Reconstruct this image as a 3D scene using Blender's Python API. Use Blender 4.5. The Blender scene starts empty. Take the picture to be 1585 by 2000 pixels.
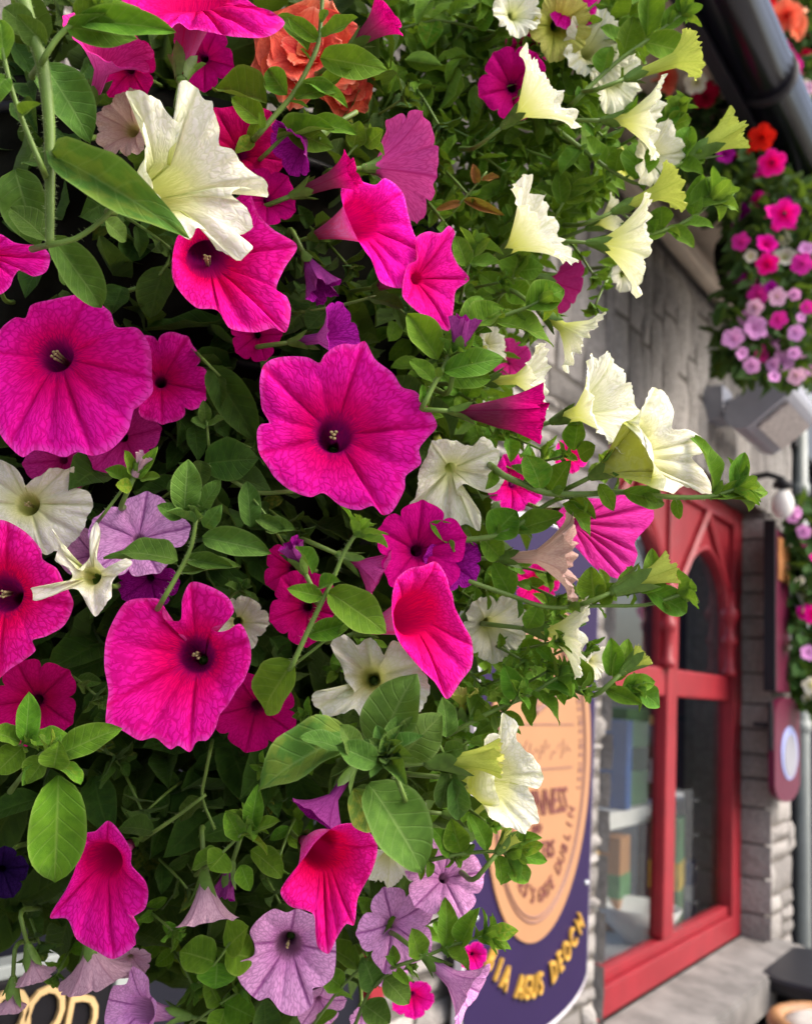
import bpy, bmesh, math, random
from mathutils import Vector, Matrix, noise

scene = bpy.context.scene
# ------------------------------------------------------------------ camera, sky, sun, exposure
F, CX, CY = 1850.0, 792.5, 1000.0                 # lens in photograph pixels
R3 = Matrix(((0.56769, -0.18147, -0.80299), (-0.82052, -0.04546, -0.56981), (0.06690, 0.98234, -0.17471)))
EYE = Vector((0, 0, 1.6))
cam = bpy.data.objects.new('camera', bpy.data.cameras.new('camera'))
scene.collection.objects.link(cam)
cam.data.sensor_fit = 'VERTICAL'; cam.data.sensor_height = 24.0; cam.data.lens = F / 2000 * 24
cam.matrix_world = Matrix.Translation(EYE) @ R3.to_4x4()
cam.data.clip_start = 0.02; cam.data.clip_end = 500
cam.data.dof.use_dof = True; cam.data.dof.focus_distance = 0.43; cam.data.dof.aperture_fstop = 8.0
scene.camera = cam

SUN_EL, SUN_DIR = math.radians(43), Vector((0.25, -0.80, 0))
world = bpy.data.worlds.new('World'); scene.world = world; world.use_nodes = True
wn = world.node_tree.nodes; wl = world.node_tree.links
sky = wn.new('ShaderNodeTexSky'); sky.sky_type = 'NISHITA'; sky.sun_disc = False
sky.sun_elevation = SUN_EL; sky.sun_rotation = math.atan2(SUN_DIR.x, SUN_DIR.y)
sky.air_density = 1.0; sky.dust_density = 5.0; sky.ozone_density = 0.6
wl.new(sky.outputs[0], wn['Background'].inputs[0]); wn['Background'].inputs[1].default_value = 0.15
sun = bpy.data.objects.new('sun', bpy.data.lights.new('sun', 'SUN')); scene.collection.objects.link(sun)
sun.data.energy = 1.3; sun.data.angle = math.radians(65); sun.data.color = (1.0, 0.975, 0.94)
sd = SUN_DIR.normalized() * math.cos(SUN_EL); sd.z = math.sin(SUN_EL)
sun.rotation_euler = sd.to_track_quat('Z', 'Y').to_euler()
scene.view_settings.view_transform = 'Standard'; scene.view_settings.look = 'None'
scene.view_settings.exposure = 1.28; scene.view_settings.gamma = 1.0

# ------------------------------------------------------------------ helpers
COL = scene.collection
rnd = random.Random(7)
def ray(x, y): return R3 @ Vector(((x - CX) / F, -(y - CY) / F, -1.0))
def P(x, y, d): return EYE + ray(x, y) * d        # a point d metres ahead of the lens
def cdir(x, y, z): return (R3 @ Vector((x, y, z))).normalized()
def prj(p):
    c = R3.transposed() @ (p - EYE)
    return CX + F * c.x / -c.z, CY - F * c.y / -c.z
def mk(name, verts, faces, mat, parent=None, uvs=None, smooth=True, mats=None, midx=None):
    me = bpy.data.meshes.new(name)
    o0 = parent.location if parent is not None else Vector((0, 0, 0))
    me.from_pydata([tuple(Vector(v) - o0) for v in verts], [], faces)
    for m in (mats or [mat]): me.materials.append(m)
    if midx: me.polygons.foreach_set('material_index', midx)
    if smooth: me.polygons.foreach_set('use_smooth', [True] * len(faces))
    if uvs:
        ul = me.uv_layers.new(name='UVMap'); k = 0; flat = []
        for fu in uvs:
            for a in fu: flat += [a[0], a[1]]
        ul.data.foreach_set('uv', flat)
    me.update()
    o = bpy.data.objects.new(name, me); COL.objects.link(o)
    if parent is not None: o.parent = parent
    return o
def tag(o, label=None, cat=None, group=None, kind=None):
    if label: o['label'] = label
    if cat: o['category'] = cat
    if group: o['group'] = group
    if kind: o['kind'] = kind
    return o
def empty(name, loc, label, cat, group=None):
    o = bpy.data.objects.new(name, None); COL.objects.link(o); o.location = loc
    o.empty_display_size = 0.02
    return tag(o, label, cat, group)
class MB:
    def __init__(s): s.v = []; s.f = []; s.uv = []
    def add(s, vs, fs):
        n = len(s.v); s.v += [Vector(v) for v in vs]; s.f += [tuple(i + n for i in f) for f in fs]
    def box(s, x0, x1, y0, y1, z0, z1, b=0.0):
        bm = bmesh.new(); bmesh.ops.create_cube(bm, size=1)
        for v in bm.verts:
            v.co = Vector((x0 if v.co.x < 0 else x1, y0 if v.co.y < 0 else y1, z0 if v.co.z < 0 else z1))
        if b: bmesh.ops.bevel(bm, geom=bm.edges[:], offset=b, segments=2, profile=0.6, affect='EDGES')
        s.bm(bm)
    def bm(s, bm):
        bm.verts.index_update()
        s.add([v.co.copy() for v in bm.verts], [[v.index for v in f.verts] for f in bm.faces]); bm.free()
    def tube(s, pts, rads, n=10, cap=True):
        pts = [Vector(p) for p in pts]; base = len(s.v); prev = None
        for i, p in enumerate(pts):
            t = (pts[min(i + 1, len(pts) - 1)] - pts[max(i - 1, 0)]).normalized()
            if prev is None:
                a = t.orthogonal().normalized()
            else:
                a = (prev - t * prev.dot(t)).normalized()
            prev = a; b = t.cross(a); r = rads[i] if isinstance(rads, (list, tuple)) else rads
            for k in range(n):
                q = 2 * math.pi * k / n
                s.v.append(p + (a * math.cos(q) + b * math.sin(q)) * r)
        for i in range(len(pts) - 1):
            for k in range(n):
                a0 = base + i * n + k; a1 = base + i * n + (k + 1) % n
                s.f.append((a0, a1, a1 + n, a0 + n))
        if cap:
            s.f.append(tuple(base + k for k in reversed(range(n))))
            s.f.append(tuple(base + (len(pts) - 1) * n + k for k in range(n)))
    def ball(s, c, r, sub=1, sc=(1, 1, 1)):
        bm = bmesh.new(); bmesh.ops.create_icosphere(bm, subdivisions=sub, radius=1)
        for v in bm.verts: v.co = Vector(c) + Vector((v.co.x * sc[0], v.co.y * sc[1], v.co.z * sc[2])) * r
        s.bm(bm)
    def prism(s, outline, y0, y1):                 # outline of (x, z), extruded along y
        n = len(outline)
        vs = [(x, y0, z) for x, z in outline] + [(x, y1, z) for x, z in outline]
        fs = [tuple(range(n)), tuple(range(2 * n - 1, n - 1, -1))]
        fs += [(i, n + i, n + (i + 1) % n, (i + 1) % n) for i in range(n)]
        s.add(vs, fs)
    def lathe(s, c, prof, n=24):                    # prof of (radius, z)
        b = len(s.v)
        for r, z in prof:
            for k in range(n):
                q = 2 * math.pi * k / n; s.v.append(Vector(c) + Vector((r * math.cos(q), r * math.sin(q), z)))
        for i in range(len(prof) - 1):
            for k in range(n):
                a0 = b + i * n + k; a1 = b + i * n + (k + 1) % n
                s.f.append((a0, a1, a1 + n, a0 + n))
    def build(s, name, mat, parent=None, smooth=False): return mk(name, s.v, s.f, mat, parent, smooth=smooth)
def catmull(pts, n, closed=False):
    pts = [Vector(p) for p in pts]; m = len(pts); out = []
    segs = m if closed else m - 1
    L = [(pts[(i + 1) % m] - pts[i]).length + 1e-9 for i in range(segs)]; tot = sum(L); acc = 0; cum = []
    for l in L: cum.append(acc); acc += l
    for k in range(n):
        s = tot * k / (n if closed else n - 1); i = 0
        while i < segs - 1 and s >= cum[i] + L[i]: i += 1
        t = min(1, (s - cum[i]) / L[i])
        g = (lambda j: pts[j % m]) if closed else (lambda j: pts[max(0, min(m - 1, j))])
        p0, p1, p2, p3 = g(i - 1), g(i), g(i + 1), g(i + 2)
        l0, l1, l2 = (p1 - p0).length + 1e-9, (p2 - p1).length + 1e-9, (p3 - p2).length + 1e-9
        m1 = (p2 - p0) * (l1 / (l0 + l1)) * 0.9; m2 = (p3 - p1) * (l1 / (l1 + l2)) * 0.9
        t2, t3 = t * t, t * t * t
        out.append(p1 * (2 * t3 - 3 * t2 + 1) + m1 * (t3 - 2 * t2 + t) + p2 * (3 * t2 - 2 * t3) + m2 * (t3 - t2))
    return out

# ------------------------------------------------------------------ materials
class NT:
    def __init__(s, name):
        s.m = bpy.data.materials.new(name); s.m.use_nodes = True; s.n = s.m.node_tree.nodes; s.l = s.m.node_tree.links
        s.n.clear(); s.out = s.n.new('ShaderNodeOutputMaterial')
    def node(s, t, **k):
        x = s.n.new(t)
        for a, b in k.items(): setattr(x, a, b)
        return x
    def put(s, x, i, v):
        if hasattr(v, 'is_output') or isinstance(v, bpy.types.NodeSocket): s.l.new(v, x.inputs[i])
        else: x.inputs[i].default_value = v
    def math(s, op, a, b=0.0, c=0.0):
        x = s.node('ShaderNodeMath', operation=op)
        for i, v in enumerate((a, b, c)):
            s.put(x, i, v)
        return x.outputs[0]
    def step(s, v, a, b, o0=0.0, o1=1.0):
        x = s.node('ShaderNodeMapRange', interpolation_type='SMOOTHSTEP')
        for i, q in enumerate((v, a, b, o0, o1)): s.put(x, i, q)
        return x.outputs[0]
    def mix(s, f, a, b, mode='MIX'):
        x = s.node('ShaderNodeMix', data_type='RGBA', blend_type=mode)
        s.put(x, 0, f); s.put(x, 6, a if not isinstance(a, tuple) else (*a, 1)[:4]); s.put(x, 7, b if not isinstance(b, tuple) else (*b, 1)[:4])
        return x.outputs[2]
    def vec(s, a, b, c):
        x = s.node('ShaderNodeCombineXYZ')
        for i, q in enumerate((a, b, c)): s.put(x, i, q)
        return x.outputs[0]
    def noise(s, v, scale, detail=3, rough=0.55):
        x = s.node('ShaderNodeTexNoise'); 
        if v is not None: s.put(x, 'Vector', v)
        s.put(x, 'Scale', scale); s.put(x, 'Detail', detail); s.put(x, 'Roughness', rough); return x.outputs[0]
    def bsdf(s, col, rough=0.5, spec=0.3, bump=None, bstr=0.3, bdist=0.001, trans=0.0, tcol=None, sheen=0.0, metal=0.0, coat=0.0):
        b = s.node('ShaderNodeBsdfPrincipled')
        s.put(b, 'Base Color', col if not isinstance(col, tuple) else (*col, 1)[:4])
        s.put(b, 'Roughness', rough); s.put(b, 'Specular IOR Level', spec); s.put(b, 'Metallic', metal)
        s.put(b, 'Sheen Weight', sheen); s.put(b, 'Coat Weight', coat)
        if bump is not None:
            k = s.node('ShaderNodeBump'); s.put(k, 'Strength', bstr); s.put(k, 'Distance', bdist); s.put(k, 'Height', bump)
            s.l.new(k.outputs[0], b.inputs['Normal'])
        res = b.outputs[0]
        if trans:
            t = s.node('ShaderNodeBsdfTranslucent'); tc = tcol if tcol is not None else col
            s.put(t, 0, tc if not isinstance(tc, tuple) else (*tc, 1)[:4])
            mx = s.node('ShaderNodeMixShader'); mx.inputs[0].default_value = trans
            s.l.new(res, mx.inputs[1]); s.l.new(t.outputs[0], mx.inputs[2]); res = mx.outputs[0]
        s.l.new(res, s.out.inputs[0]); return s.m
def plain(name, col, rough=0.5, spec=0.4, var=0.15, scale=30, metal=0.0, coat=0.0, bstr=0.15):
    t = NT(name); tc = t.node('ShaderNodeTexCoord').outputs['Object']
    n = t.noise(tc, scale, 5); v = t.step(n, 0.25, 0.75, 1 - var, 1 + var)
    x = t.node('ShaderNodeMix', data_type='RGBA', blend_type='MULTIPLY'); x.inputs[0].default_value = 1
    x.inputs[6].default_value = (*col, 1); t.l.new(t.vec(v, v, v), x.inputs[7])
    return t.bsdf(x.outputs[2], rough, spec, bump=n, bstr=bstr, bdist=0.002, metal=metal, coat=coat)
def petal(name, outer, inner, vein, throat, tv=0.42, vamt=0.6, back=None, midamt=0.5, edge=None, trans=0.3, innerend=0.85, vk=90):
    t = NT(name); uv = t.node('ShaderNodeUVMap'); sp = t.node('ShaderNodeSeparateXYZ'); t.l.new(uv.outputs[0], sp.inputs[0])
    u, v = sp.outputs[0], sp.outputs[1]; oi = t.node('ShaderNodeObjectInfo').outputs['Random']
    x = t.math('ABSOLUTE', t.math('SUBTRACT', t.math('MULTIPLY', t.math('FRACT', t.math('MULTIPLY', u, 5.0)), 2.0), 1.0))
    tc = t.node('ShaderNodeTexCoord').outputs['Object']
    wob = t.math('MULTIPLY', t.math('SUBTRACT', t.noise(tc, 260, 2), 0.5), 0.022)
    # veins leave the midrib at a slant and fork: cells stretched along the petal
    slant = t.math('SUBTRACT', v, t.math('MULTIPLY', x, 0.13))
    uu = t.math('MULTIPLY', t.math('ADD', u, wob), float(vk)); vv = t.math('MULTIPLY', slant, 8.0)
    vo = t.node('ShaderNodeTexVoronoi', feature='DISTANCE_TO_EDGE'); t.put(vo, 'Vector', t.vec(uu, vv, t.math('MULTIPLY', oi, 40.0))); t.put(vo, 'Scale', 1.0)
    vm = t.step(vo.outputs['Distance'], 0.02, 0.20, 1.0, 0.0)
    mid = t.step(x, 0.0, t.math('SUBTRACT', 0.26, t.math('MULTIPLY', v, 0.18)), 1.0, 0.0)
    col = t.mix(t.step(v, tv, innerend), inner, outer)
    if edge: col = t.mix(t.step(v, 0.93, 1.0), col, edge)
    blot = t.step(t.noise(tc, 60, 3), 0.35, 0.7, 0.0, 0.15)
    col = t.mix(blot, col, inner)
    col = t.mix(t.math('MULTIPLY', vm, vamt), col, vein)
    col = t.mix(t.math('MULTIPLY', mid, midamt), col, vein)
    col = t.mix(t.step(t.math('SUBTRACT', v, t.math('MULTIPLY', vm, 0.06)), tv - 0.13, tv + 0.05, 1.0, 0.0), col, t.mix(t.math('MULTIPLY', vm, 0.35), throat, vein))
    hv = t.node('ShaderNodeHueSaturation'); t.put(hv, 'Value', t.math('ADD', 0.82, t.math('MULTIPLY', oi, 0.26)))
    t.put(hv, 'Hue', t.math('ADD', 0.485, t.math('MULTIPLY', t.math('FRACT', t.math('MULTIPLY', oi, 5.7)), 0.025))); t.put(hv, 'Color', col); col = hv.outputs[0]
    if back:
        g = t.node('ShaderNodeNewGeometry').outputs['Backfacing']
        if isinstance(back[0], tuple): back = t.mix(t.step(v, 0.35, 0.9), back[0], back[1])
        bc = t.mix(t.math('MULTIPLY', t.math('MAXIMUM', mid, t.math('MULTIPLY', vm, 0.6)), 0.65), back, vein)
        col = t.mix(g, col, bc)
    h = t.math('ADD', t.math('MULTIPLY', vm, -1.0), t.math('MULTIPLY', t.noise(tc, 190, 4, .65), 2.4))
    return t.bsdf(col, 0.7, 0.02, bump=h, bstr=0.30, bdist=0.0007, trans=trans, sheen=0.0)
def leafmat(name, col, dark, light, trans=0.22, rough=0.7):
    t = NT(name); uv = t.node('ShaderNodeUVMap'); sp = t.node('ShaderNodeSeparateXYZ'); t.l.new(uv.outputs[0], sp.inputs[0])
    u, v = sp.outputs[0], sp.outputs[1]; oi = t.node('ShaderNodeObjectInfo').outputs['Random']
    tc = t.node('ShaderNodeTexCoord').outputs['Object']
    ax = t.math('ABSOLUTE', t.math('MULTIPLY', t.math('SUBTRACT', u, 0.5), 2.0))
    mid = t.step(ax, 0.0, 0.09, 1.0, 0.0)
    ph = t.math('FRACT', t.math('MULTIPLY', t.math('SUBTRACT', v, t.math('MULTIPLY', ax, 0.22)), 7.0))
    side = t.step(t.math('ABSOLUTE', t.math('SUBTRACT', ph, 0.5)), 0.0, 0.12, 1.0, 0.0)
    n = t.noise(t.vec(t.math('MULTIPLY', u, 3.0), t.math('MULTIPLY', v, 6.0), t.math('MULTIPLY', oi, 30.0)), 1.5, 4)
    c = t.mix(t.step(n, 0.3, 0.75), dark, col); c = t.mix(t.step(ax, 0.6, 1.0, 0.0, 0.35), c, col)
    c = t.mix(t.step(ax, 0.86, 1.0, 0.0, 0.55), c, light); c = t.mix(t.math('MULTIPLY', side, 0.22), c, light); c = t.mix(t.math('MULTIPLY', mid, 0.55), c, light)
    spot = t.math('MULTIPLY', t.step(oi, .90, .99), t.step(t.noise(t.vec(t.math('MULTIPLY', u, 2.0), t.math('MULTIPLY', v, 3.0), t.math('MULTIPLY', oi, 90.0)), 2.0, 4), .42, .62))
    c = t.mix(t.math('MULTIPLY', spot, .4), c, (0.30, 0.27, 0.03))
    hv = t.node('ShaderNodeHueSaturation'); t.put(hv, 'Value', t.math('ADD', 0.78, t.math('MULTIPLY', oi, 0.44)))
    t.put(hv, 'Hue', t.math('ADD', 0.485, t.math('MULTIPLY', t.math('FRACT', t.math('MULTIPLY', oi, 7.3)), 0.03))); t.put(hv, 'Color', c); c = hv.outputs[0]
    g = t.node('ShaderNodeNewGeometry').outputs['Backfacing']
    c2 = t.mix(g, c, t.mix(0.2, c, (0.12, 0.22, 0.06)))
    fine = t.noise(tc, 900, 2)
    h = t.math('ADD', t.math('MULTIPLY', t.math('MAXIMUM', mid, side), -1.0), t.math('MULTIPLY', fine, 0.5))
    return t.bsdf(c2, rough, 0.13, bump=h, bstr=0.5, bdist=0.0006, trans=trans, tcol=t.mix(0.5, c, (0.25, 0.40, 0.02)), sheen=0.04)

M = {}
M['magenta'] = petal('magenta_petal', (0.96, 0.012, 0.42), (0.84, 0.001, 0.12), (0.56, 0.0, 0.11), (0.15, 0.004, 0.11), tv=0.41, vamt=0.52, back=(0.66, 0.06, 0.34), edge=(0.97, 0.07, 0.56), midamt=0.6)
M['crimson'] = petal('crimson_petal', (0.62, 0.004, 0.20), (0.50, 0.002, 0.09), (0.34, 0.0, 0.08), (0.06, 0.0, 0.04), tv=0.44, vamt=0.4, back=(0.45, 0.03, 0.2), midamt=0.7)  # magenta petal darkened in colour for blooms sitting in shade
M['pink'] = petal('pink_petal', (0.74, 0.045, 0.38), (0.70, 0.03, 0.28), (0.42, 0.0, 0.14), (0.3, 0.02, 0.12), tv=0.36, vamt=0.45, back=(0.72, 0.09, 0.40))
M['purple'] = petal('purple_petal', (0.36, 0.012, 0.30), (0.28, 0.006, 0.2), (0.12, 0.0, 0.08), (0.05, 0.0, 0.04), tv=0.42, vamt=0.6, back=(0.3, 0.05, 0.26))
M['ink'] = petal('ink_petal', (0.025, 0.006, 0.06), (0.015, 0.004, 0.04), (0.006, 0.0, 0.015), (0.004, 0.0, 0.01), vamt=0.5)
M['cream'] = petal('cream_petal', (0.87, 0.865, 0.79), (0.72, 0.74, 0.34), (0.56, 0.60, 0.24), (0.50, 0.55, 0.14), tv=0.34, vamt=0.30, back=((0.50, 0.54, 0.10), (0.80, 0.80, 0.62)), midamt=0.45, edge=(0.84, 0.84, 0.76), innerend=0.74, trans=0.38)
M['lime'] = petal('lime_petal', (0.60, 0.62, 0.18), (0.42, 0.48, 0.05), (0.30, 0.38, 0.05), (0.2, 0.3, 0.03), vamt=0.35, back=(0.46, 0.52, 0.10), midamt=0.55)
M['blush'] = petal('blush_petal', (0.62, 0.44, 0.38), (0.55, 0.36, 0.28), (0.40, 0.2, 0.18), (0.4, 0.36, 0.1), vamt=0.35, back=(0.56, 0.40, 0.33))
M['lilac'] = petal('lilac_petal', (0.86, 0.42, 0.80), (0.74, 0.30, 0.68), (0.20, 0.012, 0.19), (0.36, 0.16, 0.30), tv=0.38, vamt=0.36, back=(0.58, 0.28, 0.52), midamt=0.7, innerend=0.7)
M['pale'] = petal('pale_lilac_petal', (0.78, 0.48, 0.66), (0.66, 0.36, 0.52), (0.3, 0.12, 0.2), (0.4, 0.3, 0.16), tv=0.40, vamt=0.35, back=(0.60, 0.38, 0.48), midamt=0.5)
M['coral'] = petal('coral_petal', (0.86, 0.20, 0.11), (0.80, 0.06, 0.03), (0.6, 0.03, 0.02), (0.5, 0.02, 0.01), vamt=0.25, back=(0.86, 0.28, 0.18), edge=(0.9, 0.34, 0.22))
M['leaf'] = leafmat('fresh_leaf', (0.105, 0.235, 0.011), (0.065, 0.165, 0.008), (0.19, 0.30, 0.055))
M['lime_leaf'] = leafmat('young_leaf', (0.13, 0.27, 0.02), (0.085, 0.19, 0.015), (0.24, 0.36, 0.08), trans=0.3)
M['grey_leaf'] = leafmat('matt_leaf', (0.070, 0.155, 0.018), (0.044, 0.105, 0.012), (0.14, 0.22, 0.06), trans=0.15, rough=0.6)
M['shade_leaf'] = leafmat('old_leaf', (0.034, 0.080, 0.006), (0.019, 0.050, 0.004), (0.06, 0.105, 0.016), trans=0.15)  # leaf colour darkened to carry the shade of the inner gaps
M['stem'] = plain('hairy_stem', (0.10, 0.17, 0.028), 0.5, 0.35, 0.25, 60)
M['stem2'] = plain('reddish_stem', (0.13, 0.13, 0.045), 0.5, 0.35, 0.25, 60)
M['sepal'] = plain('sepal_green', (0.09, 0.17, 0.025), 0.5, 0.3, 0.25, 200)
M['magenta2'] = petal('magenta_petal_open', (0.96, 0.012, 0.41), (0.84, 0.001, 0.12), (0.56, 0.0, 0.11), (0.55, 0.0, 0.11), tv=0.33, vamt=0.52, back=((0.45, 0.10, 0.28), (0.72, 0.05, 0.38)), edge=(0.97, 0.07, 0.56), midamt=0.6)
M['wine'] = petal('wine_bud_petal', (0.80, 0.002, 0.24), (0.5, 0.001, 0.12), (0.16, 0.0, 0.04), (0.1, 0.0, 0.03), vamt=0.5, back=((0.17, 0.03, 0.07), (0.72, 0.003, 0.22)), midamt=0.8)
M['hair'] = plain('pale_hair', (0.30, 0.38, 0.17), 0.5, 0.3, 0.1, 60, bstr=0)
M['anther'] = plain('anther', (0.32, 0.26, 0.13), 0.6, 0.2, 0.2, 900)
M['dry_leaf'] = leafmat('dried_leaf', (0.30, 0.13, 0.035), (0.2, 0.07, 0.02), (0.36, 0.2, 0.07))
M['far_leaf'] = leafmat('far_leaf', (0.035, 0.10, 0.02), (0.02, 0.06, 0.012), (0.08, 0.15, 0.04))
M['liner'] = plain('dark_liner', (0.007, 0.007, 0.005), 1.0, 0.05, 0.3, 60, bstr=.5)  # near-black colour supplies the deep shade seen between the leaves
# ------------------------------------------------------------------ the street side of the pub
WALL = 0.90                                             # x runs along the wall, y into it, z up
def W(px, py, y):                                       # where the sight line through a pixel meets the plane y
    r = ray(px, py); return EYE + r * (y / r.y)
def glyphs(mb, s, x, z, h, y, ang=0.0, sx=1.0, depth=0.002, off=0.0):
    cu = bpy.data.curves.new('glyph', 'FONT'); cu.body = s; cu.size = h / 0.7; cu.align_x = 'CENTER'; cu.extrude = depth; cu.offset = off; cu.resolution_u = 3
    ob = bpy.data.objects.new('glyph', cu); COL.objects.link(ob); bpy.context.view_layer.update()
    me = bpy.data.meshes.new_from_object(ob.evaluated_get(bpy.context.evaluated_depsgraph_get()))
    c, sn = math.cos(ang), math.sin(ang)
    vs = [Vector((x + (v.co.x * sx * c - v.co.y * sn), y - v.co.z, z + (v.co.x * sx * sn + v.co.y * c))) for v in me.vertices]
    mb.add(vs, [tuple(p.vertices) for p in me.polygons])
    bpy.data.objects.remove(ob); bpy.data.curves.remove(cu); bpy.data.meshes.remove(me)

def stone_material():
    t = NT('rubble_stone'); tc = t.node('ShaderNodeTexCoord').outputs['Object']
    at = t.node('ShaderNodeAttribute', attribute_name='tone'); tone = at.outputs['Fac']
    n = t.noise(tc, 9, 6, .65); f = t.noise(tc, 70, 4, .6)
    r = t.node('ShaderNodeValToRGB'); e = r.color_ramp.elements
    e[0].position = 0.0; e[0].color = (0.11, 0.105, 0.10, 1); e[1].position = 1.0; e[1].color = (0.44, 0.42, 0.40, 1)
    for p, c in ((.3, (.20, .19, .182, 1)), (.55, (.28, .265, .255, 1)), (.8, (.35, .335, .32, 1))):
        q = e.new(p); q.color = c
    t.put(r, 0, t.math('ADD', t.math('MULTIPLY', tone, .7), t.math('MULTIPLY', n, .35)))
    c = t.mix(t.step(f, .35, .7, .35, 0), r.outputs[0], (0.09, .085, .08))
    c = t.mix(t.step(t.noise(tc, 5, 4), .58, .75, 0, .6), c, (.42, .40, .38))
    return t.bsdf(c, .9, .2, bump=t.math('ADD', n, t.math('MULTIPLY', f, .6)), bstr=.9, bdist=.012)
M['stone'] = stone_material()
M['mortar'] = plain('mortar', (.13, .12, .11), .95, .1, .2, 40, bstr=.5)  # bed colour darkened to stand for shadow in the joints
M['sill'] = plain('sill_stone', (.165, .158, .152), .85, .2, .28, 12, bstr=.5)
M['red'] = plain('red_gloss', (.215, .008, .017), .5, .35, .14, 9, coat=.1, bstr=.03)
M['navy'] = plain('navy_enamel', (.018, .009, .050), .5, .15, .05, 8, coat=.0, bstr=.0)
M['rimwhite'] = plain('white_trim', (.62, .60, .66), .4, .4, .05)
M['orange'] = plain('cream_orange_enamel', (.34, .175, .085), .5, .4, .05, 6, bstr=.0)
M['ink_print'] = plain('brown_print', (.16, .05, .05), .5, .3, .05)
M['pale_print'] = plain('grey_print', (.20, .10, .08), .5, .3, .05)
M['gold'] = plain('gold_lettering', (.56, .32, .05), .35, .5, .15, 60, bstr=.1)
M['letter_shadow'] = plain('letter_outline', (.02, .012, .02), .6)  # dark outline of the gold letters
M['gutter'] = plain('black_gutter', (.004, .004, .008), .22, .2, .1, 8, bstr=.02)
M['fascia'] = plain('black_fascia', (.006, .006, .010), .55, .3, .1, 8)
M['soffit'] = plain('beige_render', (.40, .34, .27), .9, .2, .15, 8)
M['steel'] = plain('grey_metal', (.28, .29, .34), .45, .5, .06, 20, metal=.3)
M['lens'] = plain('ribbed_glass', (.34, .31, .30), .4, .5, .5, 120)
M['chrome'] = plain('bright_metal', (.72, .76, .80), .25, .6, .05, metal=.6)
M['maroon'] = plain('maroon_enamel', (.09, .008, .03), .4, .25, .08)
M['blue_print'] = plain('blue_print', (.28, .33, .62), .4, .4, .15, 40)
M['white'] = plain('white_paint', (.60, .60, .60), .5, .4, .06)
M['black'] = plain('black_paint', (.010, .010, .014), .4, .4, .1, 10)
M['pipe'] = plain('grey_pipe', (.25, .28, .28), .5, .4, .12, 10)
M['peach'] = plain('peach_render', (.80, .36, .22), .9, .2, .1, 5)
M['shopnavy'] = plain('shopfront_navy', (.006, .007, .014), .5, .2, .1, 6)
M['wood'] = plain('bent_wood', (.30, .15, .06), .45, .4, .2, 20)
M['cushion'] = plain('cushion', (.50, .48, .44), .8, .2, .15, 30)
M['tobacco'] = plain('brown_wood', (.36, .15, .05), .5, .4, .25, 18)
M['floor'] = plain('pavement', (.24, .23, .22), .9, .2, .2, 3, bstr=.4)
M['chalkboard'] = plain('black_board', (.004, .004, .007), .5, .2, .1, 8)
M['signcream'] = plain('cream_letter', (.50, .35, .17), .5, .3, .08)
M['plaster'] = plain('interior_plaster', (.42, .38, .33), .9, .1, .1, 4)
M['green_card'] = plain('green_card', (.08, .20, .09), .5, .3, .2, 15)
M['blue_card'] = plain('blue_card', (.03, .08, .25), .5, .3, .1, 15)
M['bottle'] = plain('dark_green_bottle', (.012, .05, .02), .1, .6, .1, 15, coat=.6)
M['yellow_card'] = plain('straw_card', (.50, .36, .06), .6, .3, .2, 15)
t_ = NT('window_glass'); gl = t_.node('ShaderNodeBsdfGlossy'); gl.inputs['Roughness'].default_value = .01; gl.inputs[0].default_value = (.9, .95, .95, 1)
tr = t_.node('ShaderNodeBsdfTransparent'); tr.inputs[0].default_value = (.90, .93, .92, 1)
fr = t_.node('ShaderNodeFresnel'); fr.inputs[0].default_value = 1.5
mx = t_.node('ShaderNodeMixShader'); t_.l.new(t_.math('ADD', t_.math('MULTIPLY', fr.outputs[0], .7), .02), mx.inputs[0]); t_.l.new(tr.outputs[0], mx.inputs[1]); t_.l.new(gl.outputs[0], mx.inputs[2]); t_.l.new(mx.outputs[0], t_.out.inputs[0]); M['glass'] = t_.m

mb = MB(); mb.add([(-40, -40, 0), (60, -40, 0), (60, 20, 0), (-40, 20, 0)], [(0, 1, 2, 3)])
tag(mb.build('pavement', M['floor']), 'grey pavement in front of the pub', 'pavement', kind='structure')

# rubble wall: every stone a bulged block with its own tone, set proud of a mortar bed
mb = MB(); tones = []; rw = random.Random(11)
def stone(x0, x1, z0, z1, y, lift=0.0):
    g = .007; x0 += g; x1 -= g; z0 += g; z1 -= g
    if x1 - x0 < .015 or z1 - z0 < .012: return
    n = 4; b = len(mb.v); pr = rw.uniform(.003, .010); sd = rw.random() * 50; cut = [rw.uniform(0, .22) for _ in range(4)]
    for j in range(n + 1):
        for i in range(n + 1):
            a, c = i / n, j / n; ed = min(min(a, 1 - a), min(c, 1 - c)) * n
            x = x0 + (x1 - x0) * a; z = z0 + (z1 - z0) * c
            x += .012 * noise.noise(Vector((x * 22, z * 22, sd))); z += .008 * noise.noise(Vector((x * 22 + 9, z * 22, sd)))
            yy = y + .009 if ed == 0 else y - pr + .009 * noise.noise(Vector((x * 38, z * 38, sd))) + (.002 if ed <= 1 else 0)
            mb.v.append(Vector((x, yy, z)))
    tn = lift + (1 - lift) * rw.random()
    for j in range(n):
        for i in range(n):
            k = b + j * (n + 1) + i; mb.f.append((k, k + 1, k + n + 2, k + n + 1)); tones.append(tn)
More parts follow.
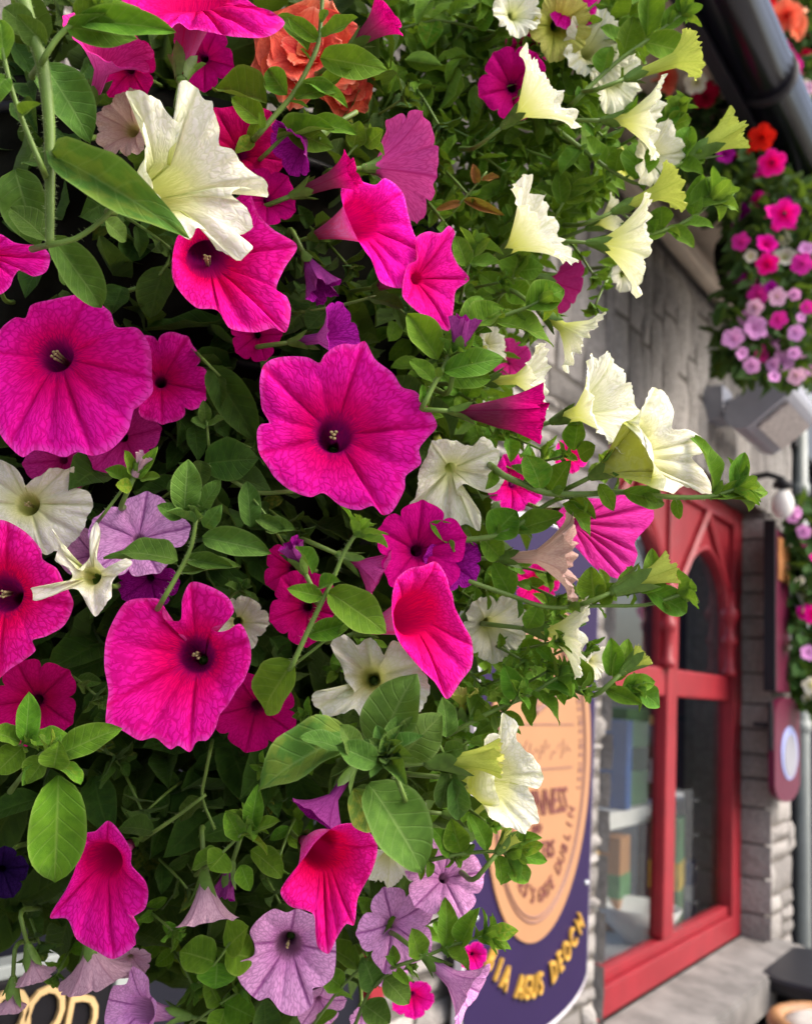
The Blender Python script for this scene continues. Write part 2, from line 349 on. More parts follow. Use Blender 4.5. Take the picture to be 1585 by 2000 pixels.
def rubble(x0, x1, z0, z1, y=WALL, hmin=.025, hmax=.075, lmin=.06, lmax=.24):
    z = z0
    while z < z1 - .01:
        h = min(rw.uniform(hmin, hmax), z1 - z)
        if z1 - z - h < .03: h = z1 - z
        x = x0 - rw.uniform(0, .1)
        while x < x1:
            l = rw.uniform(lmin, lmax)
            if rw.random() < .25 and h > .07:
                stone(max(x, x0), min(x + l, x1), z, z + h * .5, y); stone(max(x, x0), min(x + l, x1), z + h * .5, z + h, y)
            else: stone(max(x, x0), min(x + l, x1), z, z + h, y)
            x += l
        z += h
def soldiers(x0, x1, z0, z1):
    x = x0
    while x < x1:
        l = rw.uniform(.045, .11); zz = z0
        while zz < z1 - .02:
            h = min(rw.uniform(.20, .42), z1 - zz); stone(x, min(x + l, x1), zz, zz + h, WALL, .45); zz += h
        x += l
XL, XR, XE = 2.13, 3.58, 3.96                            # window opening and wall end
rubble(-.6, XL, 0.2, 2.30); rubble(XR, XE, 0.0, 2.30, hmin=.03, hmax=.13, lmin=.08, lmax=.3); rubble(XL, XR, 0.1, .70)
rubble(-.6, 1.75, 2.30, 2.86); soldiers(1.75, XE, 2.30, 2.86)
ns = len(mb.f)
z = .80
while z < 2.30:                                          # stones of the reveals, seen edge-on
    h = rw.uniform(.06, .13); h = min(h, 2.30 - z)
    for xr, sx in ((XR, 1), (XL, -1)):
        b = len(mb.v); e = rw.uniform(0, .012)
        pts = [(xr - sx * e, WALL - .012), (xr - sx * (e + .004), WALL + .05), (xr - sx * e, 1.0)]
        for zz in (z + .004, z + h * .5, z + h - .004):
            for q in pts: mb.v.append(Vector((q[0] - sx * (.006 if zz == z + h * .5 else 0), q[1], zz)))
        tn = rw.uniform(.3, .9)
        for j in range(2):
            for i in range(2): k = b + j * 3 + i; mb.f.append((k, k + 1, k + 4, k + 3)); tones.append(tn)
    z += h
wall = mk('stone_wall', mb.v, mb.f, M['stone'], None)
at = wall.data.attributes.new('tone', 'FLOAT', 'FACE'); at.data.foreach_set('value', tones)
tag(wall, 'grey rubble stone pub wall with upright stones above the red window', 'wall')
bk = MB(); y0, y1 = WALL + .012, WALL + .30
bk.box(-3, XL - .002, y0, y1, 0, 2.9); bk.box(XR + .002, XE - .01, y0, y1, 0, 2.9); bk.box(XL - .002, XR + .002, y0, y1, 0, .70); bk.box(XL - .002, XR + .002, y0, y1, 2.302, 2.9)
o = bk.build('mortar_bed', M['mortar'], wall)
sl = MB(); sl.prism([(2.05, .685), (3.70, .685), (3.70, .785), (2.05, .785)], .80, .995)
o = sl.build('window_sill', M['sill'], wall)
for v in o.data.vertices:
    if v.co.z > .74 and v.co.y > .9: v.co.z += .022
bm = bmesh.new(); bm.from_mesh(o.data); bmesh.ops.bevel(bm, geom=bm.edges[:], offset=.008, segments=2, affect='EDGES'); bm.to_mesh(o.data); bm.free()

# red gothic window
win = empty('arched_window', (2.86, 1.0, .81), 'red painted window with pointed arches set in the stone wall', 'window')
YF = 1.0; f = MB()
f.box(XL, XL + .10, YF - .01, YF + .045, .81, 2.30, .006); f.box(3.47, XR, YF - .01, YF + .045, .81, 2.30, .006)
f.box(XL + .10, 3.47, YF - .012, YF + .043, .812, .885, .006); f.box(XL + .10, 3.47, YF + .004, YF + .041, .885, .915, .005)
f.box(XL + .10, 3.47, YF - .008, YF + .041, 2.235, 2.298, .006)
f.build('frame', M['red'], win)
f = MB(); f.box(2.815, 2.905, YF - .004, YF + .042, .917, 2.233, .010); f.build('mullion', M['red'], win)
f = MB(); f.box(XL + .102, 2.813, YF + .002, YF + .038, 1.605, 1.69, .008); f.box(2.907, 3.468, YF + .002, YF + .038, 1.605, 1.69, .008); f.build('transom', M['red'], win)
for a0, a1 in ((XL + .10, 2.815), (2.905, 3.47)):
    c = (a0 + a1) / 2; hw = (a1 - a0) / 2; n = 22; sp = MB(); zs = 1.90; m_ = .035
    def arch(x):                                         # pointed arch of two circle arcs
        r = (hw - m_) * 1.35; dx = abs(x - c); cxx = (hw - m_) - r
        return zs + math.sqrt(max(0, r * r - (dx - cxx) ** 2)) * .62
    xs = [a0 + m_ + (a1 - a0 - 2 * m_) * i / n for i in range(n + 1)]
    for i in range(n):
        p = [(xs[i], arch(xs[i])), (xs[i + 1], arch(xs[i + 1])), (xs[i + 1], 2.236), (xs[i], 2.236)]
        sp.prism(p, YF + .010, YF + .036)
    sp.box(a0 + .001, a0 + m_, YF + .010, YF + .036, 1.692, 2.236); sp.box(a1 - m_, a1 - .001, YF + .010, YF + .036, 1.692, 2.236)
    sp.build('arch_panel', M['red'], win)
    g = MB()
    for xa, xb in ((a0 - .02, c), (a1 + .02, c)):
        g.tube([(xa, YF + .004, 1.93), (xb, YF + .004, 2.235)], .017, 6)
    g.tube([(x, YF + .006, arch(x) + .012) for x in xs], .011, 6)
    g.build('gable_moulding', M['red'], win)
for xc in (2.805, 3.445, 2.245):
    g = MB(); g.lathe((xc, YF - .002, 1.69), [(.0, 0), (.026, .0), (.026, .02), (.018, .03), (.018, .10), (.024, .11), (.030, .125), (.024, .14), (.018, .15), (.020, .19), (.032, .205), (.034, .23), (.022, .245), (.018, .30), (0, .30)], 16)
    g.build('colonnette', M['red'], win, True)
for xa, xb, za, zb in ((XL + .09, 2.83, .90, 1.62), (2.89, 3.48, .90, 1.62), (XL + .09, 2.83, 1.67, 2.22), (2.89, 3.48, 1.67, 2.22)):
    g = MB(); g.add([(xa, YF + .026, za), (xb, YF + .026, za), (xb, YF + .026, zb), (xa, YF + .026, zb)], [(0, 1, 2, 3)]); g.build('pane', M['glass'], win)
# room behind the glass, ceiling and back wall left off to let skylight in
g = MB(); a, b, c, d, e, h = XL - .6, 5.2, 1.21, 3.2, .60, 2.5
g.add([(a, c, e), (b, c, e), (b, d, e), (a, d, e), (a, c, h), (b, c, h), (b, d, h), (a, d, h)], [(0, 1, 2, 3), (1, 5, 6, 2), (0, 3, 7, 4)])
tag(g.build('pub_interior', M['plaster']), 'plastered room, ceiling left off to brighten it, behind the red window', 'room', kind='structure')
g = MB(); g.box(XL - .05, 3.62, 1.09, 1.42, .80, .83, .004); tag(g.build('window_board', M['white']), 'white ledge inside the window carrying the display', 'ledge')
p0, p1 = W(1319, 1578, 1.30), W(1404, 1556, 1.30); zsh = (p0.z + p1.z) / 2
g = MB(); g.box(2.2, 4.1, 1.28, 1.46, zsh - .028, zsh + .028, .004); tag(g.build('display_shelf', M['white']), 'white shelf crossing the window behind the glass', 'shelf')
def boxthing(name, label, cat, x, y, z, w, dp, h, mat, rot=0, stripe=None):
    r = empty(name, (x, y, z), label, cat); g = MB(); g.box(x - w / 2, x + w / 2, y - dp / 2, y + dp / 2, z, z + h, .004); g.build('body', M[mat], r)
    if stripe: s = MB(); s.box(x - w / 2 - .002, x + w / 2 + .002, y - dp / 2 - .002, y + dp / 2 + .002, z + h * .35, z + h * .6); s.build('label_band', M[stripe], r)
    r.rotation_euler.z = rot; return r
boxthing('carton', 'green carton with a pale band standing low in the right half of the window', 'box', 3.42, 1.20, .83, .16, .10, .36, 'green_card', .2, 'yellow_card')
boxthing('carton', 'tall green carton on the white shelf behind the window', 'box', 3.40, 1.36, zsh + .03, .22, .10, .34, 'green_card', 0, 'bottle')
boxthing('book', 'blue book standing upright on the white shelf behind the window', 'book', 3.22, 1.35, zsh + .03, .05, .16, .30, 'blue_card')
boxthing('picture', 'brown framed board leaning low in the left half of the window', 'picture', 2.72, 1.22, .83, .20, .02, .52, 'maroon', .1, 'tobacco')
def bottle(label, x, y, z, s=1.0):
    r = empty('bottle', (x, y, z), label, 'bottle'); g = MB(); g.lathe((x, y, z), [(0, 0), (.036 * s, 0), (.038 * s, .02), (.038 * s, .18 * s), (.030 * s, .215 * s), (.014 * s, .25 * s), (.013 * s, .31 * s), (0, .31 * s)], 16); g.build('body', M['bottle'], r, True)
    g = MB(); g.lathe((x, y, z), [(.0388 * s, .06), (.0388 * s, .15 * s)], 16); g.build('bottle_label', M['cushion'], r, True)
    g = MB(); g.lathe((x, y, z), [(.0145 * s, .28 * s), (.0145 * s, .315 * s), (0, .315 * s)], 12); g.build('cap', M['gold'], r, True)
for nm, lb, ct, x_, y_, z_, w_, h_, m_, st_ in (('tin', 'straw coloured tin on the ledge in the left half of the window', 'tin', 2.50, 1.24, .83, .09, .17, 'yellow_card', 'maroon'), ('carton', 'small red carton on the ledge near the mullion, left half', 'box', 2.80, 1.26, .83, .10, .24, 'red', 'cushion'), ('carton', 'pale carton on the shelf in the left half of the window', 'box', 2.62, 1.36, zsh + .03, .14, .20, 'cushion', 'blue_card'), ('book', 'maroon book upright on the shelf in the left half of the window', 'book', 2.78, 1.36, zsh + .03, .05, .27, 'maroon', 'gold'), ('carton', 'orange carton on the ledge right behind the white bowl', 'box', 3.20, 1.32, .83, .12, .30, 'orange', 'green_card'), ('tin', 'blue tin on the ledge at the far end of the right half', 'tin', 3.55, 1.20, .83, .10, .20, 'blue_card', 'rimwhite')):
    boxthing(nm, lb, ct, x_, y_, z_, w_, .10, h_, m_, .1, st_)
bottle('dark bottle standing beside the low green carton', 3.62, 1.28, .83, 1.1); bottle('dark bottle with gold cap on the shelf above the bowl', 3.70, 1.37, zsh + .03); bottle('dark bottle on the shelf near the mullion', 3.02, 1.36, zsh + .03)
r = empty('bowl', (3.10, 1.18, .83), 'white china bowl on the ledge just beyond the mullion', 'bowl')
g = MB(); g.lathe((3.10, 1.18, .83), [(0, .0), (.05, 0), (.06, .012), (.11, .06), (.135, .11), (.13, .112), (.10, .06), (0, .02)], 28); g.build('body', M['white'], r, True)
r = empty('brass_stand', (2.62, 1.16, .83), 'pair of brass candlesticks on the ledge beside the brown board', 'candlesticks')
for k, dx in enumerate((0, .06)):
    g = MB(); g.lathe((2.60 + dx, 1.15, .83), [(0, 0), (.028, 0), (.03, .012), (.010, .03), (.009, .3), (.018, .32), (.010, .335), (.010, .40), (0, .40)], 14); g.build('candlestick', M['gold'], r, True)
r = empty('card_rack', (2.40, 1.16, .83), 'white wire rack of cards low behind the left pane', 'rack')
g = MB()
for k in range(5): g.box(2.40 + k * .05, 2.43 + k * .05, 1.13, 1.15, .83, 1.0 - .01 * k, .002)
g.build('cards', M['cushion'], r); g = MB(); g.box(2.38, 2.66, 1.12, 1.17, .832, .86); g.build('base', M['maroon'], r)

# navy oval sign
sg = empty('pub_sign', (1.72, WALL - .03, .94), 'navy enamel pub sign with an orange oval label and gold lettering', 'sign')
x0, x1, zb, zt = 1.472, 1.968, .968, 1.93; xc = 1.72
def rrect(x0, x1, z0, z1, cx, cz, n=10):
    o = []
    for (px, pz, a) in ((x1 - cx, z0 + cz, -90), (x1 - cx, z1 - cz, 0), (x0 + cx, z1 - cz, 90), (x0 + cx, z0 + cz, 180)):
        for i in range(n + 1):
            q = math.radians(a + 90 * i / n); o.append((px + cx * math.cos(q), pz + cz * math.sin(q)))
    return o
g = MB(); g.prism(rrect(x0 - .008, x1 + .008, zb - .012, zt + .012, .235, .075), WALL - .040, WALL - .024); g.build('rim', M['rimwhite'], sg)
g = MB(); g.prism(rrect(x0, x1, zb, zt, .228, .068), WALL - .043, WALL - .030); g.build('panel', M['navy'], sg)
oz, ow, oh = 1.457, .222, .325; YS = WALL - .043
def oval(w, h, n=64): return [(xc + w * math.cos(2 * math.pi * i / n), oz + h * math.sin(2 * math.pi * i / n)) for i in range(n)]
g = MB(); g.prism(oval(ow, oh), YS - .004, YS); g.build('oval_label', M['orange'], sg)
g = MB()
for w_, h_ in ((ow - .035, oh - .045), (ow - .028, oh - .036)):
    q = oval(w_, h_); g.tube([(a, YS - .004, b) for a, b in q + q[:1]], .0026, 5, False)
for z_ in (oz + .075, oz - .01): g.box(xc - .13, xc + .13, YS - .0055, YS - .0035, z_, z_ + .003)
q = []                                                    # the small print up the right side, too fine to read
for k in range(26):
    a = math.radians(-12 + k * 3.6); w_, h_ = ow - .052, oh - .068; g.box(xc + w_ * math.cos(a) - .008, xc + w_ * math.cos(a) + .008, YS - .0055, YS - .0035, oz + h_ * math.sin(a), oz + h_ * math.sin(a) + .004 + .004 * (k % 3))
for k in range(14): g.tube([(xc - .10 + k * .016, YS - .004, oz + .02 + .012 * math.sin(k * 2.1)), (xc - .09 + k * .016, YS - .004, oz + .035 + .012 * math.sin(k * 1.3))], .0018, 4)
g.build('fine_print', M['pale_print'], sg)
g = MB()                                                  # harp
hp = [(xc - .05, oz + .10), (xc - .045, oz + .22), (xc - .02, oz + .27), (xc + .02, oz + .25), (xc + .06, oz + .24), (xc + .075, oz + .20), (xc + .03, oz + .13), (xc - .045, oz + .10)]
g.tube([(a, YS - .004, b) for a, b in hp], .007, 6)
for k in range(7): g.tube([(xc - .035 + .014 * k, YS - .004, oz + .115 + .008 * k), (xc - .03 + .014 * k, YS - .004, oz + .245 - .004 * k)], .0018, 4)
g.build('harp_emblem', M['pale_print'], sg)
g = MB(); glyphs(g, 'GUINNESS', xc, 1.362, .050, YS - .005, 0, .66, .0015, .0); glyphs(g, 'TRACERS', xc - .01, 1.280, .034, YS - .005, 0, .7, .0015, .0); glyphs(g, 'AND', xc - .02, 1.330, .018, YS - .005, 0, .8, .0012)
s = "ST JAMES'S GATE DUBLIN"
for k, ch in enumerate(s):
    a = math.radians(-158 + 136 * k / (len(s) - 1)); w_, h_ = ow - .062, oh - .078
    if ch != ' ': glyphs(g, ch, xc + w_ * math.cos(a) * .98, oz + h_ * math.sin(a) - .008, .028, YS - .005, math.atan2(-h_ * math.cos(a) * -1, w_ * -math.sin(a)), .75, .0015, .0)
g.build('label_lettering', M['ink_print'], sg)
s = 'BIA AGUS DEOCH'; g = MB(); g2 = MB(); n = len(s)
for k, ch in enumerate(s + ' '):
    if ch == ' ': g.build('gold_word', M['gold'], sg); g2.build('word_outline', M['letter_shadow'], sg); g = MB(); g2 = MB()
    u_ = (k - (n - 1) / 2) / ((n - 1) / 2); x_ = xc + .01 + u_ * .195; z_ = 1.035 + .085 * u_ * u_; an = math.atan(2 * .085 * u_ / .195)
    if ch != ' ': glyphs(g, ch, x_, z_, .040, YS - .004, an, .66, .003, .0006); glyphs(g2, ch, x_ + .003, z_ - .004, .042, YS - .001, an, .70, .002, .002)
for q in (1.945, 1.49): g = MB(); g.ball((q, YS - .002, 1.21), .006, 1); g.build('screw', M['chrome'], sg, True)

# maroon plaque beyond the window, lamp above it
YP = .84; c = W(1536, 1500, YP); b_ = W(1532, 1568, YP); xa, xb = W(1512, 1450, YP).x, W(1561, 1450, YP).x
ZT = W(1536, 1362, YP).z
pq = empty('wall_plaque', (c.x, YP, b_.z), 'maroon wall plaque with a white and blue oval beyond the window', 'sign')
g = MB(); g.prism(rrect(xa, xb, b_.z, ZT, (xb - xa) * .5, .07), YP, YP + .022); g.build('panel', M['maroon'], pq)
g = MB(); g.tube([(xa - .004, YP + .012, b_.z + .18), (xa - .004, YP + .012, ZT - .02)], .008, 8); g.tube([(xa, YP + .03, ZT - .1), (xa + .05, WALL + .02, ZT - .1)], .008); g.build('edge_bracket', M['fascia'], pq)
xm = (xa + xb) / 2 + .02; z0 = W(1536, 1525, YP).z; z1 = W(1536, 1440, YP).z
g = MB(); g.prism([(xm + (xb - xa) * .33 * math.cos(q * .2618), (z0 + z1) / 2 + .02 + (z1 - z0) * .62 * math.sin(q * .2618)) for q in range(24)], YP - .003, YP); g.build('oval', M['blue_print'], pq)
g = MB(); g.prism([(xm + (xb - xa) * .25 * math.cos(q * .2618), (z0 + z1) / 2 + .01 + (z1 - z0) * .5 * math.sin(q * .2618)) for q in range(24)], YP - .006, YP - .003); g.build('emblem', M['steel'], pq)
za, zc = W(1525, 1352, YP).z, W(1525, 1036, YP).z; xw = xa + (xb - xa) * .62
wp = empty('shop_board', (xa, YP, za), 'narrow red-brown timber board fixed upright above the maroon plaque', 'board')
g = MB(); g.box(xa, xw, YP + .004, YP + .03, za, zc, .004); g.build('panel', M['maroon'], wp)
g = MB(); g.box(xa + .05, xw - .02, YP - .004, YP + .003, za + (zc - za) * .68, zc - .03, .003); g.build('orange_panel', M['tobacco'], wp)
g = MB(); g.box(xa - .014, xa - .001, YP - .006, YP + .034, za, zc + .02, .002); g.build('edge_strip', M['fascia'], wp)
c = W(1527, 985, .80); lm = empty('globe_lamp', c, 'white globe lamp on a bracket above the maroon plaque', 'lamp')
g = MB(); g.ball(c, .042, 3, (.9, .9, 1.25)); g.build('globe', M['white'], lm, True)
g = MB(); g.tube([c + Vector((0, 0, .05)), c + Vector((.0, 0, .09)), c + Vector((0, .05, .11)), (c.x, WALL + .01, c.z + .10)], .011); g.lathe(c + Vector((0, 0, .06)), [(.0, .03), (.03, .02), (.034, 0), (0, 0)], 14); g.build('bracket', M['fascia'], lm, True)

# floodlight
c = W(1375, 780, WALL); xf = c.x; r_ = ray(1478, 778); e = EYE + r_ * (xf / r_.x)
fl = empty('floodlight', (xf, WALL, c.z), 'grey box floodlight on an arm fixed to the stone wall', 'floodlight')
dp = (1532 - 1425) / 2 * e.x * .0 + .075; th = .050
pu = W(1503, 748, 1); d1 = EYE + ray(1512, 750) * (xf / ray(1512, 750).x); d0 = EYE + ray(1446, 806) * (xf / ray(1446, 806).x)
ax = (d1 - d0).normalized(); nn = Vector((0, -ax.z, ax.y)); prof = []
for (ctr, st) in ((d1, -90), (d0, 90)):
    for i in range(9):
        q = math.radians(st + 180 * i / 8); prof.append(ctr + ax * th * math.cos(q) + nn * th * math.sin(q))
g = MB(); n = len(prof); g.v = [p + Vector((0, 0, 0)) for p in prof] + [p + Vector((.34, 0, 0)) for p in prof]
g.f = [tuple(range(n)), tuple(range(2 * n - 1, n - 1, -1))] + [(i, n + i, n + (i + 1) % n, (i + 1) % n) for i in range(n)]
g.build('housing', M['steel'], fl)
cc = (d0 + d1) / 2; dn = nn if nn.z < 0 else -nn; q = [cc + dn * th * 1.04 + ax * s * .055 + Vector((x, 0, 0)) for x, s in ((.03, -1), (.31, -1), (.31, 1), (.03, 1))]
g = MB(); g.add(q + [p + dn * .012 for p in q], [(0, 1, 2, 3), (7, 6, 5, 4), (0, 4, 5, 1), (1, 5, 6, 2), (2, 6, 7, 3), (3, 7, 4, 0)]); g.build('lens', M['lens'], fl)
g = MB(); g.tube([d1 + ax * th * 1.0 + Vector((.0, 0, 0)), d1 + ax * th * 1.0 + Vector((.34, 0, 0))], .010); g.build('bright_edge', M['chrome'], fl, True)
g = MB(); g.box(xf + .02, xf + .12, WALL - .05, WALL + .02, c.z - .06, c.z + .05, .006); g.tube([(xf + .07, WALL - .05, c.z), d0 + Vector((.07, 0, 0))], .022); g.build('arm', M['steel'], fl)

# eave
ev = empty('roof_eave', (1.5, .6, 2.95), 'black roof eave with beige soffit above the stone wall', 'eave')
g = MB(); g.box(-2, XE + .1, .575, WALL + .3, 2.955, 2.985); g.build('soffit', M['soffit'], ev)
g = MB(); g.tube([(-2, WALL - .03, 2.885), (XE - .15, WALL - .03, 2.885)], .034, 12); g.build('wall_moulding', M['soffit'], ev, True)
g = MB(); g.box(-2, XE - .0, WALL - .01, WALL + .2, 2.90, 2.953); g.build('wall_plate', M['soffit'], ev)
g = MB(); g.box(-2, XE + .12, .525, .553, 2.86, 3.075, .003); g.build('fascia_board', M['fascia'], ev)
g = MB(); g.add([(-2, .556, 3.06), (XE + .15, .556, 3.06), (XE + .15, 2.6, 4.6), (-2, 2.6, 4.6), (-2, .556, 3.03), (XE + .15, .556, 3.03), (XE + .15, 2.6, 4.57), (-2, 2.6, 4.57)], [(0, 1, 2, 3), (7, 6, 5, 4), (0, 4, 5, 1), (1, 5, 6, 2), (3, 2, 6, 7), (0, 3, 7, 4)]); g.build('roof', M['fascia'], ev)
gt = empty('gutter', (2.0, .48, 2.92), 'black round gutter running under the roof edge', 'gutter')
g = MB(); g.tube([(-2, .482, 2.925), (XE + .14, .482, 2.925)], .062, 20); g.build('pipe', M['gutter'], gt, True)
for x in (1.0, 1.9, 2.8, 3.7):
    g = MB(); g.tube([(x - .012, .482, 2.925), (x + .012, .482, 2.925)], .066, 20); g.build('bracket', M['fascia'], gt, True)

# downpipe, neighbouring shopfront, cask and stool
c = W(1566, 1600, .93)
dp_ = empty('drainpipe', (c.x, .93, 0), 'grey drainpipe at the end of the stone wall', 'drainpipe')
g = MB(); g.tube([(c.x, .93, 0.0), (c.x, .93, 3.2)], .030, 14); g.build('pipe', M['pipe'], dp_, True)
for z_ in (.5, 1.5, 2.5): g = MB(); g.lathe((c.x, .93, z_), [(.030, 0), (.037, .002), (.037, .045), (.030, .047)], 14); g.build('collar', M['pipe'], dp_, True)
nb = empty('neighbouring_shop', (6, 1.0, 0), 'dark navy shopfront beyond the drainpipe with peach render above', 'building')
g = MB(); g.box(4.17, 11, .99, 1.6, 0, 3.1); g.build('shopfront', M['shopnavy'], nb)
g = MB()
for x in (4.2, 4.75, 5.5, 6.6): g.box(x, x + .12, .95, .99, 0, 2.7, .006)
g.box(4.17, 11, .93, .988, 2.7, 3.09, .01); g.build('pilasters', M['black'], nb)
g = MB(); g.box(4.17, 11, 1.01, 1.6, 3.102, 8.5); g.build('upper_wall', M['peach'], nb)
for x in (5.2, 7.0):
    g = MB(); g.box(x, x + 1.0, .97, 1.008, 3.7, 5.3, .01); w_ = g.build('window', M['white'], nb); g = MB(); g.box(x + .1, x + .9, .960, .968, 3.8, 5.2); g.build('pane', M['shopnavy'], w_)
c = P(1625, 1895, 3.0); ck = empty('cask_table', (c.x, c.y, 0), 'black cask table standing past the window sill', 'table')
zt = c.z
g = MB(); g.lathe((c.x, c.y, 0), [(0, 0), (.19, 0), (.235, zt * .35), (.24, zt * .55), (.20, zt - .045), (0, zt - .045)], 28); g.build('cask', M['black'], ck, True)
g = MB(); g.lathe((c.x, c.y, zt - .045), [(0, 0), (.262, 0), (.27, .012), (.27, .035), (.262, .045), (0, .045)], 36); g.build('top', M['black'], ck)
c = P(1634, 2012, 2.45); st = empty('bentwood_stool', (c.x, c.y, 0), 'bentwood stool with a pale cushion beside the black cask', 'stool')
g = MB(); ring = [c + Vector((.15 * math.cos(q * .2618), .15 * math.sin(q * .2618), 0)) for q in range(25)]; g.tube(ring, .022, 10, False); g.build('seat_ring', M['wood'], st, True)
g = MB(); g.lathe((c.x, c.y, c.z - .01), [(0, .035), (.09, .032), (.125, .018), (.132, 0), (0, -.005)], 28); g.build('cushion', M['cushion'], st, True)
for k in range(4):
    q = math.radians(45 + 90 * k); g = MB(); g.tube([(c.x + .12 * math.cos(q), c.y + .12 * math.sin(q), c.z - .01), (c.x + .17 * math.cos(q), c.y + .17 * math.sin(q), 0)], .014); g.build('leg', M['wood'], st, True)

# red door case and menu board half hidden behind the flowers
c0, c1 = W(690, 1900, .88).x, W(716, 1900, .88).x
dr = empty('door_case', (c0, .88, 0), 'red painted door case glimpsed between the lilac blooms', 'door case')
g = MB(); g.box(c0 - .004, c1, .845, .905, 0, 2.1, .004); g.build('post', M['red'], dr); g = MB(); g.box(c0 - .9, c0 - .006, .86, .91, 0, 2.10); g.build('door', M['shopnavy'], dr); g = MB(); g.box(c0 - .9, c1 + .02, .84, .915, 2.102, 2.2, .004); g.build('lintel', M['red'], dr)
YB = .80; b0 = W(-60, 1912, YB); b1 = W(225, 1880, YB)
bd = empty('menu_board', ((b0.x + b1.x) / 2, YB, b1.z - .6), 'black menu board with cream letters below the flowers', 'sign')
zt = (b0.z + b1.z) / 2; g = MB(); g.box(b0.x, b1.x, YB, YB + .02, zt - .55, zt, .003); g.build('board', M['chalkboard'], bd)
g = MB(); g.box(b0.x - .02, b1.x + .02, YB - .004, YB + .022, zt + .001, zt + .014, .003); g.box(b1.x + .001, b1.x + .024, YB - .004, YB + .022, zt - .55, zt, .003); g.build('frame', M['pipe'], bd)
g = MB()
for ch, px, py, an in (('O', 8, 1985, -.10), ('O', 82, 1978, -.08), ('D', 152, 1992, -.10), ('A', 214, 2040, -.1)):
    if ch == 'A': continue
    p = W(px, py, YB - .002); glyphs(g, ch, p.x, p.z - .022, .046, YB - .003, an, .9, .002, .0)
g.build('cream_lettering', M['signcream'], bd)
# ------------------------------------------------------------------ petunia flowers
def resample(poly, n):
    return catmull(poly, n, True)
def corolla(rim, T, n, B, rt, lobes, mat, parent, recurve=0.0, groove=0.05, gpow=1.8, seed=0, r0=0.0022, name='corolla'):
    """rim: closed loop of N points; T throat centre; n facing; B where the tube leaves the calyx; lobes: 0..5 along the loop."""
    N = len(rim); V = []; UV = []; F_ = []
    dirs = []; rad = []; axl = []
    for q in rim:
        d = q - T; a = d.dot(n); r = d - n * a
        dirs.append(r.normalized()); rad.append(r.length); axl.append(a)
    TR, LR = 7, 20; rows = []
    hw = max(2, N // 9)
    def soft(L): return [sum(L[(k + j) % N] * (1 - abs(j) / (hw + 1)) for j in range(-hw, hw + 1)) / (hw + 1) for k in range(N)]
    axs = soft(axl); rds = soft(rad); axh = [p - q for p, q in zip(axl, axs)]; rdh = [p - q for p, q in zip(rad, rds)]
    axis = (T - B).normalized()
    for i in range(TR):                                         # tube, from calyx to throat
        s = i / TR; c = B.lerp(T, s); w = r0 + (rt - r0) * (s ** 1.5)
        row = []
        for k in range(N):
            d = dirs[k]; d = (d - axis * d.dot(axis) * (1 - s)); d = d.normalized() if d.length > 1e-6 else dirs[k]
            row.append(c + d * w)
        rows.append((row, s * 0.38))
    for j in range(LR + 1):                                     # limb, from throat to rim
        t = j / LR; row = []
        for k in range(N):
            l = lobes[k] % 1.0; x = abs(2 * l - 1)
            g = 1 - (1 - t) ** gpow
            p = T + dirs[k] * (rt * (1 - t) + rds[k] * t + rdh[k] * t ** 2.2) + n * (axs[k] * g + axh[k] * t ** 2.6)
            gv = groove * rad[k] * (4 * t * (1 - t)) ** 0.8
            p += n * gv * ((math.exp(-((1 - x) / 0.16) ** 2) * -0.55 if x > .5 else -math.exp(-(x / 0.10) ** 2)) + 0.55 * math.cos((x - 0.45) * math.pi) )
            p += n * rad[k] * 0.035 * t * (1 - t) * 4 * noise.noise(Vector((l * 2 + lobes[k] // 1 * 5, t * 3, seed * 3.1)))
            p += n * rad[k] * (0.022 if mat.name[:5] in ('cream', 'blush') else .011) * t * (1.15 - t) * noise.noise(Vector((lobes[k] * 8.0, t * 9, seed * 1.7)))
            if recurve: p -= n * recurve * rad[k] * t ** 3
            row.append(p)
        rows.append((row, 0.38 + 0.62 * t))
    for row, _ in rows: V += row
    m = len(rows)
    for i in range(m - 1):
        for k in range(N):
            k2 = (k + 1) % N
            F_.append((i * N + k2, i * N + k, (i + 1) * N + k, (i + 1) * N + k2))
            u0 = lobes[k] / 5; u1 = lobes[k2] / 5
            if u1 < u0 - 0.5: u1 += 1
            v0, v1 = rows[i][1], rows[i + 1][1]
            UV.append(((u1, v0), (u0, v0), (u0, v1), (u1, v1)))
    return mk(name, V, F_, mat, parent, UV)
def calyx(parent, B, axis, size, mat='sepal', spread=0.35, seed=0):
    r = random.Random(seed); mb = MB(); a = axis.orthogonal().normalized(); b = axis.cross(a)
    for k in range(5):
        q = 2 * math.pi * k / 5 + r.random() * .5; d = a * math.cos(q) + b * math.sin(q); s = axis.cross(d)
        L = size * (0.8 + .4 * r.random()); sp = spread * (0.7 + .6 * r.random()); w = size * 0.13; vs = []
        for i in range(6):
            t = i / 5; c = B - axis * size * .12 + axis * L * t + d * (size * .13 + sp * L * t * t); ww = w * (0.75 + 1.1 * math.sin(math.pi * min(t * .85 + .08, 1)) - .3) * (1 if t < 1 else 0.15)
            vs += [c - s * ww, c + d * ww * .45, c + s * ww]
        fs = []
        for i in range(5):
            for j in range(2): o = i * 3 + j; fs.append((o, o + 1, o + 4, o + 3))
        mb.add(vs, fs)
    mb.ball(B - axis * size * 0.1, size * .17)
    return mb.build('calyx', M[mat], parent, True)
def core(p):
    x, y = prj(p); return (P(430, y * .8 + 180, .68) - p).normalized()
